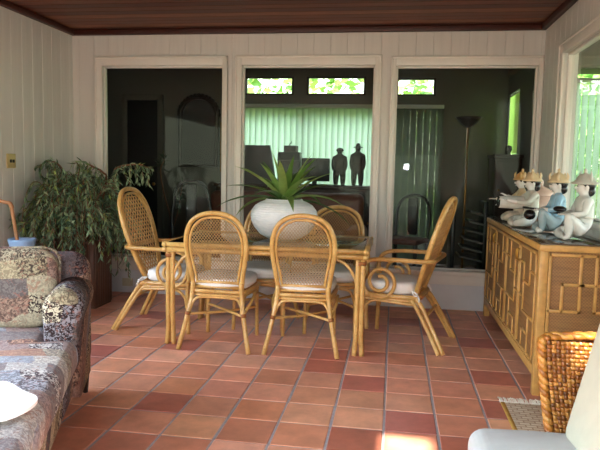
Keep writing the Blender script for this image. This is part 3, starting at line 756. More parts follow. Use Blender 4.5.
# ------------------------------------------------------------------ sofa (rotated): local +X = away to the left, +Y = forward
SA = math.radians(21)
t = thing('tapestry_sofa', 'patchwork tapestry chaise sofa with rolled arm and dark tapered legs', 'sofa', (-1.665, 3.22, 0))
t.rotation_euler.z = PI+SA     # local x -> (-cos, -sin), local y -> (sin, -cos)
SW = 1.46
mb = MB()                       # base
mb.rbox(.03, .06, .15, SW-.03, 1.80, .31, r=.03, seg=3); mb.build('base', M['sofa_dark'], t)
mb = MB()                       # back with rounded ends
prof = []
for i in range(13):
    a = PI*i/12; prof.append((.0+.115-.115*math.cos(a), .70+.095*math.sin(a)))
mb.rbox(.0, -.02, .15, SW, .20, .80, r=.10, seg=6, sub=1); mb.build('back', M['sofa_dark'], t)
def arm_mesh(x0, sgn):
    mb = MB(); sec = []
    # cross-section in x-z: upright panel then outward roll
    base = [(.0, .14), (.16, .14), (.165, .50)]
    for i in range(13):
        a = math.radians(0+i*195/12); base.append((.085+.095*math.cos(a)-.01, .585+.095*math.sin(a)))
    base.append((.0, .5))
    n = len(base); ys = [(.12, 1), (.50, 1), (.545, .97), (.565, .88), (.572, .7)]; vs = []; fs = []
    for y_, s_ in ys:
        cxx = .08; czz = .4
        for a, b in base: vs.append((x0+sgn*(cxx+(a-cxx)*s_), y_, czz+(b-czz)*(s_ if s_ > .9 else .5+.5*s_)))
    for k_ in range(len(ys)-1):
        for i in range(n): fs.append((k_*n+i, k_*n+(i+1) % n, (k_+1)*n+(i+1) % n, (k_+1)*n+i))
    fs.append(tuple(range(n))); fs.append(tuple((len(ys)-1)*n+i for i in range(n)))
    mb.add(vs, fs, True); return mb
arm_mesh(.0, 1).build('arm', M['sofa_dark'], t); arm_mesh(SW, -1).build('arm', M['sofa_dark'], t)
mb = MB()
def puff(cn, hx_, hy_, hz_): 
    k_ = (1-(cn.x/hx_)**2)*(1-(cn.y/hy_)**2); return V((cn.x, cn.y, cn.z+(.035*max(0, k_) if cn.z > 0 else 0)))
mb.rbox(.165, .20, .29, SW-.165, .62, .445, r=.05, seg=4, sub=2, bulge=puff)
mb.rbox(.0, .55, .29, SW, 1.9, .445, r=.06, seg=4, sub=3, bulge=puff)
mb.build('seat_cushion', M['sofa'], t)
for x_, y_ in ((.035, .07), (SW-.06, .07), (.09, 1.74), (SW-.09, 1.74)):
    mb = MB(); mb.tube([(x_, y_, .16), (x_*1.0, y_, 0)], [.026, .014], 8, sub=1); mb.build('leg', M['darkleg'], t)
# throw pillow leaning on the sofa back
pm = t.matrix_basis
t2 = thing('throw_pillow', 'square patchwork pillow leaning against the sofa back', 'pillow', t.matrix_basis @ V((.37, .32, .45)))
t2.rotation_euler = (math.radians(-16) * -1, 0, SA)
t2.rotation_euler = (math.radians(-15), 0, SA)
mb = MB(); mb.ell((0, 0, .195), .235, .085, .205, .55, .42, 36, 16)
for i, v in enumerate(mb.v):
    x, y_, z = v; kx = abs(x)/.235; kz = abs(z-.195)/.205; ear = (kx*kz)**3*.10; mb.v[i] = (x*(1+ear), y_, .195+(z-.195)*(1+ear))
mb.build('pillow_body', M['pillow'], t2)
mb = MB(); P = []
for i in range(48):
    a = 2*PI*i/48; f_ = lambda x, e: math.copysign(abs(x)**e, x); x = .237*f_(math.cos(a), .42); z = .207*f_(math.sin(a), .42)
    kx = abs(x)/.237; kz = abs(z)/.207; e_ = (kx*kz)**3*.10
    P.append((x*(1+e_), 0, .195+z*(1+e_)))
mb.tube(P, .007, 6, closed=True, sub=1); mb.build('piping', M['sofa_dark'], t2)

# white cloth lying at the front of the sofa seat
mb = MB(); n = 60; out = []
loc0 = t.matrix_basis @ V((.325, 1.50, .475))
for i in range(n):
    a = 2*PI*i/n; r_ = .225+.028*math.sin(2*a+.5)+.016*math.sin(5*a)+.10*math.exp(-((a-PI-.35)/.17)**2)+.03*math.exp(-((a-4.2)/.2)**2)
    out.append((r_*math.cos(a)+.03, r_*1.1*math.sin(a)+.03))
vs = [(0, 0, .018)]; fs = []
rings = 6
for k_ in range(1, rings+1):
    for i, (x, y_) in enumerate(out):
        q = k_/rings; vs.append((x*q, y_*q, .010+.012*(1-q)*math.cos(3*q*4+i*.3)+.004*math.sin(i*.6+k_)))
for i in range(n): fs.append((0, 1+i, 1+(i+1) % n))
for k_ in range(rings-1):
    for i in range(n): a = 1+k_*n; fs.append((a+i, a+n+i, a+n+(i+1) % n, a+(i+1) % n))
mb.add(vs, fs, True); m0 = len(vs)
mb.add([(v[0], v[1], v[2]-.012) for v in vs], [f[::-1] for f in fs], True)
mb.add([vs[1+(rings-1)*n+i] for i in range(n)]+[(vs[1+(rings-1)*n+i][0], vs[1+(rings-1)*n+i][1], vs[1+(rings-1)*n+i][2]-.012) for i in range(n)], [(i, (i+1) % n, n+(i+1) % n, n+i) for i in range(n)], True)
o = mb.build('white_cloth', M['paper'], loc=loc0); tag(o, 'bright white cloth lying on the front of the tapestry sofa seat', 'cloth')

# ------------------------------------------------------------------ cabinet
CX0, CX1, CY0, CY1, CZ = .825, XR-.02, 3.61, 5.62, .885
t = thing('fretwork_cabinet', 'long golden fretwork cabinet with dark glossy top under the right window', 'cabinet', (0, 0, 0))
mb = MB(); mb.rbox(CX0+.012, CY0+.012, .13, CX1, CY1, CZ-.025, r=.004); mb.build('carcass', M['cabcane'], t)
mb = MB(); mb.rbox(CX0-.006, CY0-.006, CZ-.045, CX1, CY1+.006, CZ-.008, r=.006); mb.build('top_rail', M['bamboo'], t)
mb = MB(); mb.rbox(CX0+.004, CY0+.004, CZ-.012, CX1-.002, CY1, CZ, r=.003); mb.build('cabinet_top', M['cabtop'], t)
for x_, y_ in ((CX0, CY0), (CX1-.05, CY0), (CX0, CY1-.05), (CX1-.05, CY1-.05)):
    mb = MB(); mb.rbox(x_, y_, 0, x_+.05, y_+.05, CZ-.04, r=.007); mb.build('leg', M['bamboo'], t)
mb = MB(); mb.rbox(CX0, CY0+.05, .11, CX0+.03, CY1-.05, .165, r=.005); mb.rbox(CX0+.05, CY0, .11, CX1-.05, CY0+.03, .165, r=.005); mb.build('bottom_rail', M['bamboo'], t)
# fretwork: pattern in a unit cell (a: along, b: height)
FR = [(0, .0, 0, 1), (1, 0, 1, 1), (0, 0, 1, 0), (0, 1, 1, 1), (.33, .66, .33, 1), (.33, .66, .72, .66), (.72, .36, .72, .66), (.72, .50, 1, .50), (.0, .36, .72, .36), (.33, 0, .33, .36), (.33, .18, .72, .18), (.72, 0, .72, .18), (.0, .80, .33, .80), (.72, .84, 1, .84), (.72, .66, .72, .84)]
def fret(mb, fn, L, H, w=.0085, dep=.012, pat=FR):
    for a0, b0, a1_, b1 in pat:
        x0, x1, z0, z1 = a0*L, a1_*L, b0*H, b1*H
        p, q = fn(min(x0, x1)-w, min(z0, z1)-w, 0), fn(max(x0, x1)+w, max(z0, z1)+w, dep)
        mb.rbox(min(p[0], q[0]), min(p[1], q[1]), min(p[2], q[2]), max(p[0], q[0]), max(p[1], q[1]), max(p[2], q[2]), r=.003, seg=1)
nd = 4; dw = (CY1-CY0-.11)/nd
for i in range(nd):
    y0 = CY0+.055+i*dw
    mb = MB(); mb.rbox(CX0+.003, y0+.008, .175, CX0+.016, y0+dw-.008, CZ-.055, r=.002); d = mb.build('door', M['cabcane'], t)
    pat = [(1-a, b, 1-c_, e) for a, b, c_, e in FR] if i % 2 else FR
    mb = MB(); fret(mb, lambda a, b, dd: (CX0+.006-dd, y0+.02+a, .187+b), dw-.04, CZ-.055-.187-.012, pat=pat); mb.build('fretwork', M['bamboo'], d)
    mb = MB(); yh = y0+(.02 if i % 2 else dw-.02); mb.tube([(CX0-.008, yh, CZ-.17), (CX0-.022, yh, CZ-.165), (CX0-.022, yh, CZ-.105), (CX0-.008, yh, CZ-.10)], .005, 6, sub=2); mb.build('handle', M['handle'], d)
mb = MB(); EW = CX1-CX0-.1
pat = [(.0, 0, 0, 1), (1, 0, 1, 1), (0, 0, 1, 0), (0, 1, 1, 1), (.24, .50, .24, .74), (.24, .74, .62, .74), (.56, .5, .56, 1), (0, .5, .56, .5), (.56, .74, 1, .74), (.84, .5, .84, 1), (0, .28, .62, .28), (.24, 0, .24, .28), (.62, .0, .62, .28), (.62, .28, 1, .28), (.84, .5, 1, .5), (.0, .14, .24, .14), (.62, .14, 1, .14)]
fret(mb, lambda a, b, dd: (CX0+.06+a, CY0+.014-dd, .18+b), EW-.02, CZ-.055-.19, w=.009, pat=pat); mb.build('end_fretwork', M['bamboo'], t)

# ------------------------------------------------------------------ ceramic figurines
def skinned(name, verts, edges, radii, tags, mats, parent, sub=2, extra=None):
    me = bpy.data.meshes.new('skel'); me.from_pydata([V(v) for v in verts], edges, []); ob = bpy.data.objects.new('skel', me); COL.objects.link(ob)
    md = ob.modifiers.new('s', 'SKIN'); md.use_smooth_shade = True
    for i, sv in enumerate(me.skin_vertices[0].data):
        r = radii[i]; sv.radius = r if isinstance(r, tuple) else (r, r); sv.use_root = (i == 0)
    md2 = ob.modifiers.new('u', 'SUBSURF'); md2.levels = sub; md2.render_levels = sub
    bpy.context.view_layer.update(); dg = bpy.context.evaluated_depsgraph_get()
    m2 = bpy.data.meshes.new_from_object(ob.evaluated_get(dg)); m2.name = name
    bpy.data.objects.remove(ob); 
    bm = bmesh.new(); bm.from_mesh(m2)
    vv = [V(v) for v in verts]; seg = [(vv[a], vv[b], tags[b]) for a, b in edges]
    if extra:
        tmp = MB(); extra(tmp); base = [bm.verts.new(v) for v in tmp.v]
        for f, mi in zip(tmp.f, tmp.mi):
            try: ff = bm.faces.new([base[i] for i in f]); ff.material_index = 50+mi; ff.smooth = True
            except ValueError: pass
    for f in bm.faces:
        if f.material_index >= 50: f.material_index -= 50; continue
        c = f.calc_center_median(); best = None
        for a, b, tg in seg:
            ab = b-a; u = max(0, min(1, (c-a).dot(ab)/max(1e-9, ab.length_squared))); dd = (c-(a+ab*u)).length
            if best is None or dd < best[0]: best = (dd, tg)
        f.material_index = best[1]; f.smooth = True
    m2.materials.clear()
    for m in mats: m2.materials.append(m)
    bm.to_mesh(m2); bm.free()
    o = bpy.data.objects.new(name, m2); COL.objects.link(o); o.parent = parent; return o

def hand(mb, wrist, elbow, mi, sc=.44, up=(0,0,1)):
    """palm + five bent fingers at the end of a forearm"""
    w = V(wrist); d = (w-V(elbow)).normalized(); s_ = d.cross(V(up)).normalized(); n_ = s_.cross(d); mb.cur = mi
    p = w+d*.014; Mx = Matrix((d, s_, n_)).transposed().to_4x4()
    mb.ell(p, .017, .013, .007, .9, .9, 10, 6, Mx)
    for k_, L in zip((-1.5, -.5, .5, 1.5), (.019, .023, .022, .016)):
        a = p+d*.013+s_*.0058*k_; mb.tube([a, a+d*L*.6+n_*.002, a+d*L-n_*.004], [.0036, .0032, .0024], 5, sub=2)
    a = p-s_*.011; mb.tube([a, a-s_*.010+d*.008, a-s_*.009+d*.018-n_*.003], [.004, .0036, .0026], 5, sub=2)

def figurine(name, label, loc, rz, robe, legs, hatm, scale=1, pose='knee', held=None, arms=None, group='ceramic musicians on the cabinet', trim='cer_black', hat='crown', skin='cer_skin'):
    """local: facing +Y, seated on the cabinet top; about 0.43 tall"""
    t = thing(name, label, 'figurine', loc, rz, group)
    ar = arms or {'L': ((-.09, .03, .155), (-.035, .10, .15)), 'R': ((.09, .03, .155), (.035, .10, .15))}
    vs = [(0, -.01, .055), (0, -.01, .12), (0, .0, .19), (0, .0, .235), (0, .004, .262), (0, .012, .295), (0, .010, .33)]
    rd = [(.072, .060), (.062, .052), (.070, .052), (.048, .038), .020, (.042, .047), (.034, .038)]
    tg = [0, 0, 0, 0, 2, 2, 2]; ed = [(0, 1), (1, 2), (2, 3), (3, 4), (4, 5), (5, 6)]
    def chain(par, pts, rs, tgs):
        pr = par
        for p, r, g_ in zip(pts, rs, tgs):
            vs.append(p); rd.append(r); tg.append(g_); ed.append((pr, len(vs)-1)); pr = len(vs)-1
    for sd, key in ((-1, 'L'), (1, 'R')):
        e, h = ar[key]; mid = tuple(.5*(a+b) for a, b in zip(e, h))
        chain(3, [(sd*.058, 0, .228), e, mid, h], [.028, .021, .017, .012], [0, 0, 0, 2])
    if pose == 'knee':
        chain(0, [(-.045, .03, .06), (-.055, .105, .15), (-.05, .095, .085), (-.05, .098, .022), (-.05, .132, .014)], [.04, .034, .03, .02, .013], [1, 1, 1, 1, 2])
        chain(0, [(.05, .02, .045), (.10, .095, .04), (.06, .12, .028), (.0, .105, .022), (-.015, .125, .015)], [.042, .034, .026, .018, .013], [1, 1, 1, 1, 2])
    else:
        chain(0, [(-.05, .03, .045), (-.115, .085, .045), (-.05, .115, .03), (.01, .105, .022)], [.042, .034, .026, .015], [1, 1, 1, 2])
        chain(0, [(.05, .03, .045), (.115, .085, .045), (.05, .125, .03), (-.02, .13, .02)], [.042, .034, .026, .015], [1, 1, 1, 2])
    def extra(mb):
        for key in 'LR': hand(mb, ar[key][1], ar[key][0], 2)
        mb.cur = 2; mb.ell((0, .052, .302), .006, .008, .010, 1, 1, 8, 6)           # nose
        for s_ in (-1, 1): mb.ell((s_*.042, .004, .302), .006, .011, .016, 1, 1, 8, 6)  # ears
        mb.ell((0, .046, .283), .010, .006, .0035, 1, 1, 8, 6)                         # mouth
    b = skinned('figurine_body', vs, ed, rd, tg, [M[robe], M[legs], M[skin]], t, 2, extra)
    mb = MB()
    for s_ in (-1, 1): mb.ell((s_*.016, .0495, .312), .006, .004, .003, 1, 1, 8, 6); mb.tube([(s_*.008, .050, .321), (s_*.016, .0500, .324), (s_*.025, .046, .321)], .0012, 4, sub=2)
    mb.build('eyes', M['cer_black'], t)
    mb = MB(); mb.ell((0, -.014, .318), .047, .044, .032, 1, 1, 16, 10); mb.ell((0, -.030, .285), .037, .026, .034, 1, 1, 14, 8); mb.build('hair', M['cer_black'], t)
    mb = MB()
    br_ = .070 if hat == 'crown' else .076
    mb.lathe([(.0, .328), (br_*.9, .322), (br_, .326), (br_*.97, .333), (.056, .340), (.050, .352), (.040, .368), (.026, .379), (.012, .385), (.008, .394), (.011, .402), (.006, .41), (0, .413)], 26, (0, .002, 0))
    for i in range(5 if hat == 'crown' else 2):
        a = (2*PI*i/5+.3) if hat == 'crown' else (PI*i+.25); rr_ = .05 if hat == 'crown' else .045
        c = V((math.cos(a)*rr_, math.sin(a)*rr_, .338)); mb.tube([c, c+V((math.cos(a)*.006, math.sin(a)*.006, .026)), c+V((0, 0, .05 if hat == 'crown' else .062))], [.011, .010, .001], 6, sub=3)
    hm = mb.build('hat', M[hatm], t)
    mb = MB(); mb.tube([(.062*math.cos(a), .05*math.sin(a)+.0, .135+.004*math.sin(a)) for a in [2*PI*i/20 for i in range(20)]], .008, 6, closed=True, sub=1); mb.build('sash', M[trim], t)
    if held == 'drum':
        mb = MB(); mb.tube([(-.115, .145, .17), (-.10, .145, .17), (0, .145, .17), (.10, .145, .17), (.115, .145, .17)], [.035, .042, .047, .042, .035], 18, sub=3); mb.v = [(y_-.145+.05, x_+.10, z_) for x_, y_, z_ in mb.v]; h = mb.build('drum', M['cer_white'], t)
        for x_ in (-.112, .112):
            mb = MB(); mb.tube([(x_-.004, .145, .17), (x_+.004, .145, .17)], .039, 18, sub=1); mb.v = [(yy_-.145+.05, xx_+.10, zz_) for xx_, yy_, zz_ in mb.v]; mb.build('drum_rim', M['cer_black'], h)
    elif held == 'gong':
        mb = MB(); mb.ell((0.0, .165, .115), .046, .036, .034, 1, 1, 18, 10); mb.build('hand_drum', M['cer_black'], t)
    elif held == 'tray':
        mb = MB(); mb.ell((0, .135, .178), .052, .034, .018, 1, 1, 18, 10); mb.build('bowl', M['cer_black'], t)
    t.scale = (scale,)*3
    return t
G_ = CZ
lf = PI/2    # facing -X
figurine('ceramic_figurine', 'cream-robed ceramic figurine with brimmed hat at the front end of the cabinet', (1.115, 3.86, G_), lf+.1, 'cer_white', 'cer_white', 'cer_oat', 1.03, 'knee', 'tray', trim='cer_oat', hat='brim')
figurine('ceramic_figurine', 'blue-jacketed ceramic figurine holding a dark drum on the cabinet', (1.06, 4.24, G_), lf, 'cer_blue', 'cer_grey', 'cer_tan', 1.03, 'knee', 'gong')
figurine('ceramic_figurine', 'pale ceramic figurine with a white drum across its lap', (.985, 4.66, G_), lf+.1, 'cer_oat', 'cer_white', 'cer_tan', 1.03, 'cross', 'drum',
         arms={'L': ((-.10, .06, .17), (-.06, .19, .19)), 'R': ((.11, .06, .18), (.085, .15, .215))})
figurine('ceramic_figurine', 'tan and gold ceramic figurine farthest back on the cabinet', (1.01, 5.14, G_), lf-.1, 'cer_tan', 'cer_cream', 'cer_gold', 1.03, 'cross', None,
         arms={'L': ((-.10, .05, .17), (-.05, .15, .14)), 'R': ((.10, .07, .17), (.07, .19, .17))})
t = thing('lidded_jar', 'pinkish ceramic jar with a domed lid among the figurines', 'jar', (1.105, 4.93, G_))
mb = MB(); mb.lathe([(0, 0), (.07, 0), (.085, .02), (.115, .08), (.125, .14), (.115, .19), (.095, .215), (.09, .225), (0, .225)], 32); mb.build('jar_body', M['cer_pink'], t)
mb = MB(); mb.lathe([(.098, .222), (.10, .23), (.085, .255), (.05, .28), (.022, .292), (.014, .302), (.02, .318), (.016, .335), (.008, .346), (0, .352)], 28); lid = mb.build('lid', M['cer_pink'], t)

# ------------------------------------------------------------------ wicker chair at lower right (faces -X)
t = thing('wicker_chair', 'golden woven wicker armchair with pale cushions in the lower right corner', 'chair', (.68, 1.93, 0))
mb = MB()
def woven(mb, fn, L, H, ns, nh, rng):
    """over-under strands: verticals and horizontals as bulging pads"""
    for i in range(ns):
        for j in range(nh):
            c = lin(rng.choice([(166, 106, 44), (140, 82, 32), (182, 126, 60), (112, 66, 28)])); k_ = rng.uniform(.8, 1.15); mb.c = (c[0]*k_, c[1]*k_, c[2]*k_, 1)
            u0, u1, v0, v1 = i/ns, (i+1)/ns, j/nh, (j+1)/nh; up = (i+j) % 2
            vs = []
            for q in range(4):
                for p in range(4):
                    a, b = p/3, q/3
                    bul = .007*math.sin(PI*(a if up else b))**.7+.002 if True else 0
                    ed = .002 if (up and q in (0, 3)) or (not up and p in (0, 3)) else 0
                    vs.append(fn(u0+(u1-u0)*a, v0+(v1-v0)*b, bul-ed))
            fs = [(q*4+p, q*4+p+1, (q+1)*4+p+1, (q+1)*4+p) for q in range(3) for p in range(3)]
            mb.add(vs, fs, True)
rw = random.Random(4)
AY = .37                                                    # arm plane (local y) on the far side
def armedge(v):                                             # front edge x against height 0..1
    return -.13+.07*(1-v)**1.4-.035*math.sin(PI*v)*0
def make_arm(sy_):
    mb = MB()
    fn = lambda sg: (lambda u, v, b: (armedge(v)+.012+u*(.38-armedge(v)), sy_*(AY-.0)+sg*(.018+b)*1.0-sy_*.10*(1-v)**2*.4, .20+v*.48))
    woven(mb, fn(-1), .5, .5, 32, 32, rw); woven(mb, fn(1), .5, .5, 32, 32, rw)
    o = mb.build('arm', M['wicker'], t, colors=True)
    # braided edge along the front and top
    mb = MB(); path = [V((armedge(v), sy_*AY-sy_*.04*(1-v)**2, .18+v*.5)) for v in [i/14 for i in range(15)]]+[V((-.10+i*.06, sy_*AY, .69+.004*i)) for i in range(0, 9)]
    dense = []
    for a, b in zip(path, path[1:]):
        for s_ in range(5): dense.append(a.lerp(b, s_/5))
    for ph_ in range(3):
        P = []
        for i, p in enumerate(dense):
            an = i*.62+ph_*2*PI/3; P.append(p+V((.010*math.sin(an)*.8, .014*math.cos(an), .012*math.sin(2*an)*.3+.006*math.sin(an))))
        c = lin([(180, 120, 50), (152, 94, 38), (192, 136, 66)][ph_]); mb.c = c; mb.tube(P, .011, 6, sub=1)
    mb.build('braided_edge', M['wicker'], o, colors=True)
    mb = MB(); P2 = [p+V((.05, sy_*0+(-.018), 0)) for p in path[:15]]; mb.tube(P2, .006, 6, sub=2); mb.tube([p+V((.066, -.018, 0)) for p in path[:15]], .0045, 6, sub=2); mb.build('dark_strand', M['wickerdark'], o)
make_arm(1); make_arm(-1)
mb = MB(); fnb = lambda sg: (lambda u, v, b: (.31+v*.10+sg*(.014+b), -.35+u*.70, .2+v*.75)); woven(mb, fnb(-1), .7, .7, 22, 22, rw); woven(mb, fnb(1), .7, .7, 22, 22, rw); mb.build('back', M['wicker'], t, colors=True)
mb = MB(); mb.c = lin((176, 108, 38)); mb.rbox(-.12, -.34, .16, .34, .34, .26, r=.02, seg=2); mb.build('seat_base', M['wicker'], t, colors=True)
for x_, y_ in ((-.08, -.31), (-.08, .31), (.32, -.31), (.32, .31)):
    mb = MB(); mb.tube([(x_, y_, .18), (x_, y_, 0.008)], .024, 10, sub=1); mb.build('leg', M['wickerdark'], t)
def puff2(cn, hx_, hy_, hz_):
    k_ = (1-(cn.x/hx_)**2)*(1-(cn.y/hy_)**2); return V((cn.x, cn.y, cn.z+(.03*max(0, k_) if cn.z > 0 else 0)))
mb = MB(); mb.rbox(-.40, -.30, .26, .16, .22, .405, r=.055, seg=5, sub=2, bulge=puff2); mb.build('seat_cushion', M['paleseat'], t)
mb = MB(); mtx = Matrix.Translation((-.015, -.07, .385)) @ Matrix.Rotation(math.radians(13), 4, 'Y'); mb.rbox(-.09, -.26, -.02, .12, .26, .50, r=.06, seg=5, mtx=mtx, sub=1); mb.build('back_cushion', M['creamseat'], t)

# rug under the chair
t = thing('fringed_rug', 'small tan plaid rug with cream fringe beside the cabinet foot', 'rug', (.92, 2.6, 0))
mb = MB(); mb.rbox(-.275, -.95, .001, .30, .86, .008, r=.002, seg=1); mb.build('rug_body', M['rug'], t)
mb = MB(); mb.rbox(-.295, -.95, .001, -.272, .86, .009, r=.002, seg=1); mb.build('border', M['rugedge'], t)
mb = MB(); rf = random.Random(9)
for i in range(80):
    x = -.295+i*.0075; a = rf.uniform(-.012, .012); mb.tube([(x, .855, .006), (x+a*.5, .89, .016), (x+a, .915+rf.uniform(0, .02), .006)], .0036, 5, sub=3)
fr = mb.build('fringe', M['fringe'], t); fr['kind'] = 'stuff'

# ------------------------------------------------------------------ furnishings of the dim room beyond
def sofa2():
    t = thing('leather_sofa', 'dark brown leather sofa in the dim room behind the middle window', 'sofa', (-1.3, 7.15, 0))
    mb = MB(); mb.rbox(-.95, -.42, .08, .95, .40, .42, r=.04, seg=3); mb.build('base', M['leather'], t)
    mb = MB(); mb.rbox(-.95, .2, .3, .95, .45, .98, r=.08, seg=4); mb.build('back', M['leather'], t)
    for s_ in (-1, 1):
        mb = MB(); mb.rbox(s_*.88-.12, -.45, .08, s_*.88+.12, .4, .62, r=.09, seg=4); mb.build('arm', M['leather'], t)
    for x_ in (-.5, 0, .5):
        mb = MB(); mb.rbox(x_-.245, -.4, .40, x_+.245, .22, .54, r=.05, seg=3); mb.build('seat_cushion', M['leather'], t)
sofa2()
t = thing('sideboard', 'long dark sideboard under the glowing blinds in the room beyond', 'sideboard', (-1.25, 8.0, 0))
mb = MB(); mb.rbox(-1.05, -.2, .1, 1.05, .2, 1.02, r=.01); mb.build('carcass', M['darkwood'], t)
mb = MB(); mb.rbox(-1.08, -.23, 1.02, 1.08, .23, 1.06, r=.01); mb.build('worktop', M['darkwood'], t)
for i in range(4):
    mb = MB(); mb.rbox(-1.03+i*.52, -.215, .14, -.55+i*.52, -.195, .98, r=.005); d = mb.build('door', M['darkwood'], t)
    mb = MB(); mb.ell((-.62+i*.52, -.228, .6), .014, .014, .014); mb.build('knob', M['lampbrass'], d)
for x_ in (-1, 1):
    for y_ in (-.17, .17):
        mb = MB(); mb.rbox(x_-.03, y_-.02, 0, x_+.03, y_+.02, .12, r=.005); mb.build('leg', M['darkwood'], t)
SZ = 1.06
t = thing('leaning_board', 'large black tilted board silhouetted against the blinds, left of the vase leaves', 'board', (-1.78, 7.92, SZ))
mb = MB(); mb.prism([(-.20, 0), (.26, 0), (.17, .50), (-.17, .50)], -.02, .02, lambda a, b, h: (a, h, b)); mb.build('panel', M['black'], t)
mb = MB(); mb.box(-.02, .02, 0, .02, .10, .30); mb.build('prop', M['black'], t)
t = thing('black_case', 'squarish black case silhouetted against the blinds above the vase', 'case', (-1.345, 7.92, SZ))
mb = MB(); mb.rbox(-.145, -.11, 0, .145, .11, .415, r=.012); mb.build('case_body', M['black'], t)
mb = MB(); mb.rbox(-.15, -.115, .3, .15, .115, .315, r=.004); mb.build('lid_seam', M['greybox'], t)
t = thing('grey_case', 'small grey case on top of the black case behind the vase', 'case', (-1.335, 7.92, SZ+.415))
mb = MB(); mb.rbox(-.085, -.07, 0, .085, .07, .085, r=.01); mb.build('case_body', M['greybox'], t)
mb = MB(); mb.tube([(-.02, 0, .08), (-.02, 0, .105), (.0, 0, .115), (.0, 0, .14)], .006, 6, sub=2); mb.build('handle', M['black'], t)
t = thing('flat_television', 'low wide black screen against the blinds to the right of the vase', 'television', (-1.02, 7.92, SZ))
mb = MB(); mb.rbox(-.17, -.02, .05, .195, .03, .345, r=.008); mb.build('screen', M['black'], t)
mb = MB(); mb.rbox(-.1, -.08, 0, .1, .08, .015, r=.005); mb.rbox(-.03, -.01, .01, .03, .02, .06, r=.004); mb.build('foot', M['black'], t)
def statue(label, x, h, hat, m):
    t = thing('standing_statue', label, 'statue', (x, 7.92, SZ+.001), 0, 'dark statues on the sideboard')
    vs = [(0, 0, .22), (0, 0, .33), (0, 0, .40), (0, 0, .435), (0, 0, .47), (-.04, 0, .19), (-.045, 0, .1), (-.045, -.01, .012), (-.045, -.04, .01), (.04, 0, .19), (.045, 0, .1), (.045, -.01, .012), (.045, -.04, .01),
          (-.068, 0, .38), (-.082, -.01, .28), (-.07, -.04, .2), (.068, 0, .38), (.082, -.01, .28), (.07, -.04, .2)]
    ed = [(0,1),(1,2),(2,3),(3,4),(0,5),(5,6),(6,7),(7,8),(0,9),(9,10),(10,11),(11,12),(2,13),(13,14),(14,15),(2,16),(16,17),(17,18)]
    rd = [(.075,.055), (.072,.055), (.055,.045), .024, .034, .05, .042, .028, .016, .05, .042, .028, .016, .034, .028, .018, .034, .028, .018]
    skinned('statue_body', vs, ed, rd, [0]*len(vs), [M[m]], t, 2, lambda mb_: mb_.ell((0, 0, .468), .034, .036, .04, 1, 1, 14, 10))
    mb = MB()
    if hat: mb.lathe([(0, .488), (.062, .486), (.062, .494), (.032, .50), (.028, .525), (.02, .54), (0, .545)], 18)
    else: mb.lathe([(0, .47), (.048, .472), (.05, .49), (.036, .512), (.012, .522), (0, .523)], 18)
    mb.build('hat', M[m], t)
    mb = MB(); mb.lathe([(0, 0), (.085, 0), (.085, .008), (0, .012)], 18); mb.build('base', M['black'], t)
    t.scale = (1, 1, h/.53)
statue('dark standing statue with a rounded cap silhouetted beyond the middle window', -.70, .49, False, 'bronze')
statue('dark standing statue with a brimmed hat silhouetted beyond the middle window', -.47, .53, True, 'bronze')
t = thing('torchiere_lamp', 'unlit torchiere floor lamp with dark bowl in the room beyond', 'lamp', (.86, 7.75, 0))
mb = MB(); mb.lathe([(0, 0), (.14, 0), (.14, .015), (.05, .03), (.02, .06), (0, .06)], 28); mb.build('base', M['bronze'], t)
mb = MB(); mb.tube([(0, 0, .03), (0, 0, 1.84)], .014, 10); mb.build('pole', M['lampbrass'], t)
mb = MB(); mb.lathe([(0, 1.80), (.03, 1.805), (.08, 1.84), (.135, 1.895), (.165, 1.925), (.16, 1.93), (.12, 1.90), (.06, 1.86), (0, 1.84)], 32); mb.build('bowl_shade', M['bronze'], t)
t = thing('tall_cabinet', 'tall dark wooden cabinet beneath the narrow glowing window beyond', 'cabinet', (1.285, 7.62, 0))
mb = MB(); mb.rbox(-.15, -.25, .08, .15, .25, 1.44, r=.01); mb.build('carcass', M['darkwood'], t)
mb = MB(); mb.rbox(-.165, -.27, 1.44, .16, .26, 1.48, r=.008); mb.build('cornice', M['darkwood'], t)
for z0, z1 in ((.12, .7), (.74, 1.40)):
    mb = MB(); mb.rbox(-.135, -.265, z0, .135, -.245, z1, r=.006); d = mb.build('door', M['darkwood'], t); mb = MB(); mb.ell((-.1, -.275, (z0+z1)/2), .012, .012, .012); mb.build('knob', M['lampbrass'], d)
for x_ in (-.13, .13):
    for y_ in (-.22, .22):
        mb = MB(); mb.box(x_-.018, y_-.018, 0, x_+.018, y_+.018, .09); mb.build('foot', M['darkwood'], t)
t = thing('small_ornament', 'small dark ornament on top of the tall dark cabinet', 'ornament', (1.30, 7.5, 1.48))
mb = MB(); mb.lathe([(0, 0), (.03, 0), (.02, .02), (.04, .06), (.03, .1), (0, .11)], 16); mb.build('ornament_body', M['bronze'], t)
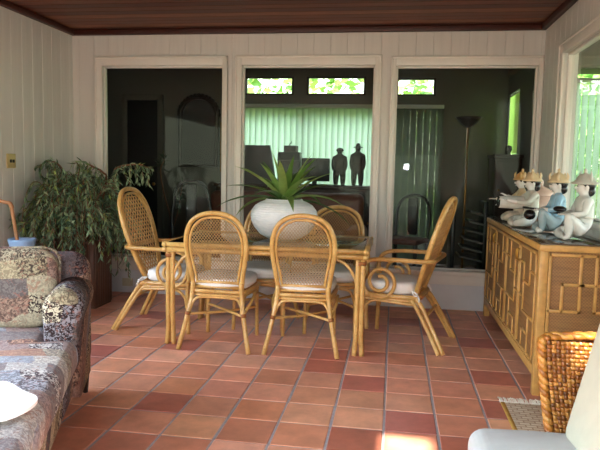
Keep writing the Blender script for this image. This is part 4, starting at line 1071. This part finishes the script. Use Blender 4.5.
# slatted chest below, right window
t = thing('slatted_rack', 'dark slatted rack with pale slat edges behind the right armchair', 'rack', (.83, 7.15, 0))
for i in range(6):
    mb = MB(); mb.rbox(-.16, -.2, .30+i*.10, .16, .2, .325+i*.10, r=.005, mtx=Matrix.Rotation(math.radians(12), 4, 'Y')); mb.build('slat', M['greybox'], t)
for x_ in (-.17, .17):
    mb = MB(); mb.rbox(x_-.02, -.22, 0, x_+.02, .22, .95, r=.006); mb.build('side_panel', M['black'], t)
def dark_chair(label, x, y, rz, h=1.0):
    t = thing('dark_chair', label, 'chair', (x, y, 0), rz)
    mb = MB(); mb.rbox(-.22, -.22, .42, .22, .22, .48, r=.02, seg=2); mb.build('seat', M['leather'], t)
    for sx in (-1, 1):
        mb = MB(); mb.rbox(sx*.2-.02, .17, 0, sx*.2+.02, .21, .43, r=.006); mb.build('leg', M['black'], t)
        mb = MB(); mb.rbox(sx*.2-.02, -.21, 0, sx*.2+.02, -.17, .43, r=.006); mb.build('leg', M['black'], t)
    mb = MB(); mb.tube([(-.2, .19, .45), (-.21, .22, .75), (-.15, .25, h-.06), (0, .26, h), (.15, .25, h-.06), (.21, .22, .75), (.2, .19, .45)], .02, 8); mb.build('back_frame', M['black'], t)
    mb = MB(); mb.rbox(-.06, .2, .5, .06, .235, h-.03, r=.01); mb.build('back_splat', M['black'], t)
dark_chair('black carved chair in the gloom behind the left window', -2.17, 6.42, .3, 1.1)
dark_chair('black carved chair in the gloom behind the right armchair', .15, 7.35, -.4, .98)
# arched mirror, doorway, gilt picture on the far wall
t = thing('arched_mirror', 'dark ornate arched mirror on the wall beyond the left window', 'mirror', (-2.79, IY-.002, 1.28))
def archp(w, h, n=16): return [(-w, 0), (w, 0)]+[(w*math.cos(PI*i/n), h-w+w*math.sin(PI*i/n)) for i in range(n+1)]
mb = MB(); A_ = archp(.27, .97); mb.tube([(a, -.03, b) for a, b in A_], .036, 8, closed=True, sub=1)
for a, b in A_[2:]: mb.ell((a*1.08, -.03, b+.02), .035, .025, .035, nu=8, nv=6)
mb.build('mirror_frame', M['bronze'], t)
mb = MB(); mb.prism(archp(.25, .94), 0, .02, lambda a, b, h: (a, -h, b+.01)); mb.build('mirror_glass', M['mirror'], t)
t = thing('gilt_picture', 'tall gilt frame at the edge of the left window view', 'picture', (-2.40, IY-.002, 1.2))
mb = MB()
for bx in ((-.03, 0, .0, .8), ): pass
mb.rbox(-.07, -.03, 0, -.05, 0, .7, r=.004); mb.rbox(.05, -.03, 0, .07, 0, .7, r=.004); mb.rbox(-.07, -.03, 0, .07, 0, .02, r=.004); mb.rbox(-.07, -.03, .68, .07, 0, .7, r=.004); mb.build('picture_frame', M['gilt'], t)
mb = MB(); mb.box(-.05, -.012, .02, .05, 0, .68); mb.build('picture_canvas', M['darkwood'], t)
d = structure('door_1'); mb = MB(); mb.rbox(-3.86, IY-.04, 0, -3.40, IY-.001, 2.2, r=.006); mb.build('door_leaf', M['black'], d)
mb = MB(); mb.rbox(-3.94, IY-.05, 0, -3.86, IY, 2.28, r=.006); mb.rbox(-3.40, IY-.05, 0, -3.32, IY, 2.28, r=.006); mb.rbox(-3.94, IY-.05, 2.2, -3.32, IY, 2.28, r=.006); mb.build('door_frame', M['in_wall'], d)
mb = MB(); mb.ell((-3.45, IY-.06, 1.0), .025, .025, .025); mb.build('door_knob', M['lampbrass'], d)
# bare-stemmed houseplant behind left window
t = thing('bare_houseplant', 'thin bare-stemmed houseplant in dark pot behind the left window', 'plant', (-2.72, 7.2, 0))
mb = MB(); mb.lathe([(0, 0), (.12, 0), (.16, .28), (.17, .3), (.15, .3), (0, .28)], 20); mb.build('plant_pot', M['bronze'], t)
mb = MB(); S1 = mb.tube([(0, 0, .25), (.03, 0, .6), (-.06, 0, .95), (-.1, 0, 1.2), (-.06, .02, 1.35)], .009, 6); S2 = mb.tube([(0, 0, .28), (.1, .05, .7), (.16, .05, 1.05)], .006, 6); mb.build('stems', M['bark'], t)
mb = MB(); r8 = random.Random(8)
for S_ in (S1, S2):
    for i in range(26):
        p = S_[-1-int(r8.random()*6)]; d_ = V((r8.gauss(0,1), r8.gauss(0,1), r8.gauss(0,.6))).normalized(); mb.c = lin((52, 70, 44)); mb.strip([p, p+d_*.07, p+d_*.13], lambda s_: .018*math.sin(PI*max(.06, min(.97, s_))), (0, .2, 1), .2)
mb.build('leaves', M['leaf'], t, colors=True)
t = thing('white_bust', 'small pale bust at the edge of the left window view', 'bust', (-2.12, 7.9, SZ))
mb = MB(); mb.lathe([(0, 0), (.05, 0), (.03, .03), (.045, .07), (.03, .1), (.045, .14), (.04, .18), (0, .2)], 16); mb.build('bust_body', M['cer_oat'], t)

# ------------------------------------------------------------------ light
w = bpy.data.worlds.new('sky'); SC.world = w; w.use_nodes = True; nt = w.node_tree; bg = nt.nodes['Background']
tcw = nt.nodes.new('ShaderNodeTexCoord'); sep = nt.nodes.new('ShaderNodeSeparateXYZ'); nt.links.new(tcw.outputs['Generated'], sep.inputs[0])
rp = nt.nodes.new('ShaderNodeValToRGB'); nt.links.new(sep.outputs['Z'], rp.inputs[0])
rp.color_ramp.elements[0].position = .08; rp.color_ramp.elements[0].color = (.20, .22, .16, 1); rp.color_ramp.elements[1].position = .42; rp.color_ramp.elements[1].color = (.74, .87, 1, 1)
nt.links.new(rp.outputs[0], bg.inputs[0]); bg.inputs[1].default_value = 9.5
def portal(name, loc, rot, sx, sy_):
    l = bpy.data.lights.new(name, 'AREA'); l.shape = 'RECTANGLE'; l.size = sx; l.size_y = sy_; l.cycles.is_portal = True
    o = bpy.data.objects.new(name, l); COL.objects.link(o); o.location = loc; o.rotation_euler = rot
portal('rear_window_daylight', (-.85, YR-.05, 1.16), (PI/2, 0, 0), 3.55, 1.75)
portal('left_window_daylight', (XL-.05, 1.1, 1.29), (0, -PI/2, 0), 1.4, 4.65)
portal('right_window_daylight', (XR+.12, 3.92, 1.59), (0, PI/2, 0), 1.25, 2.36)
portal('far_window_daylight', (-.8, IY+.12, 1.3), (-PI/2, 0, 0), 3.2, 2.6)
for i, s_ in enumerate(SK): portal('added_skylight_portal', ((s_[0]+s_[1])/2, (s_[2]+s_[3])/2, ZC+.13), (0, 0, 0), s_[1]-s_[0], s_[3]-s_[2])
s = bpy.data.lights.new('sun', 'SUN'); s.energy = 14; s.angle = math.radians(1.6); s.color = (1, .90, .72)
so = bpy.data.objects.new('sun', s); COL.objects.link(so)
dirv = V((.015, 1.62, -2.57)).normalized(); so.rotation_euler = dirv.to_track_quat('-Z', 'Y').to_euler()
# the photographer's small flash, mirrored as a spot in the window
fl = bpy.data.lights.new('camera_flash', 'POINT'); fl.energy = 26; fl.shadow_soft_size = .055; fl.color = (.85, .93, 1)
fo = bpy.data.objects.new('camera_flash', fl); COL.objects.link(fo); fo.location = (.21, -.03, 1.34)

vs_ = SC.view_settings; SC.display_settings.display_device = 'sRGB'; vs_.view_transform = 'Standard'; vs_.look = 'None'; vs_.gamma = 1; vs_.use_curve_mapping = False; vs_.exposure = 1.06
cy_ = SC.cycles; cy_.max_bounces = 10; cy_.diffuse_bounces = 5; cy_.glossy_bounces = 4; cy_.transmission_bounces = 6; cy_.transparent_max_bounces = 16
cy_.sample_clamp_indirect = 40; cy_.caustics_reflective = False; cy_.caustics_refractive = False; cy_.use_denoising = True
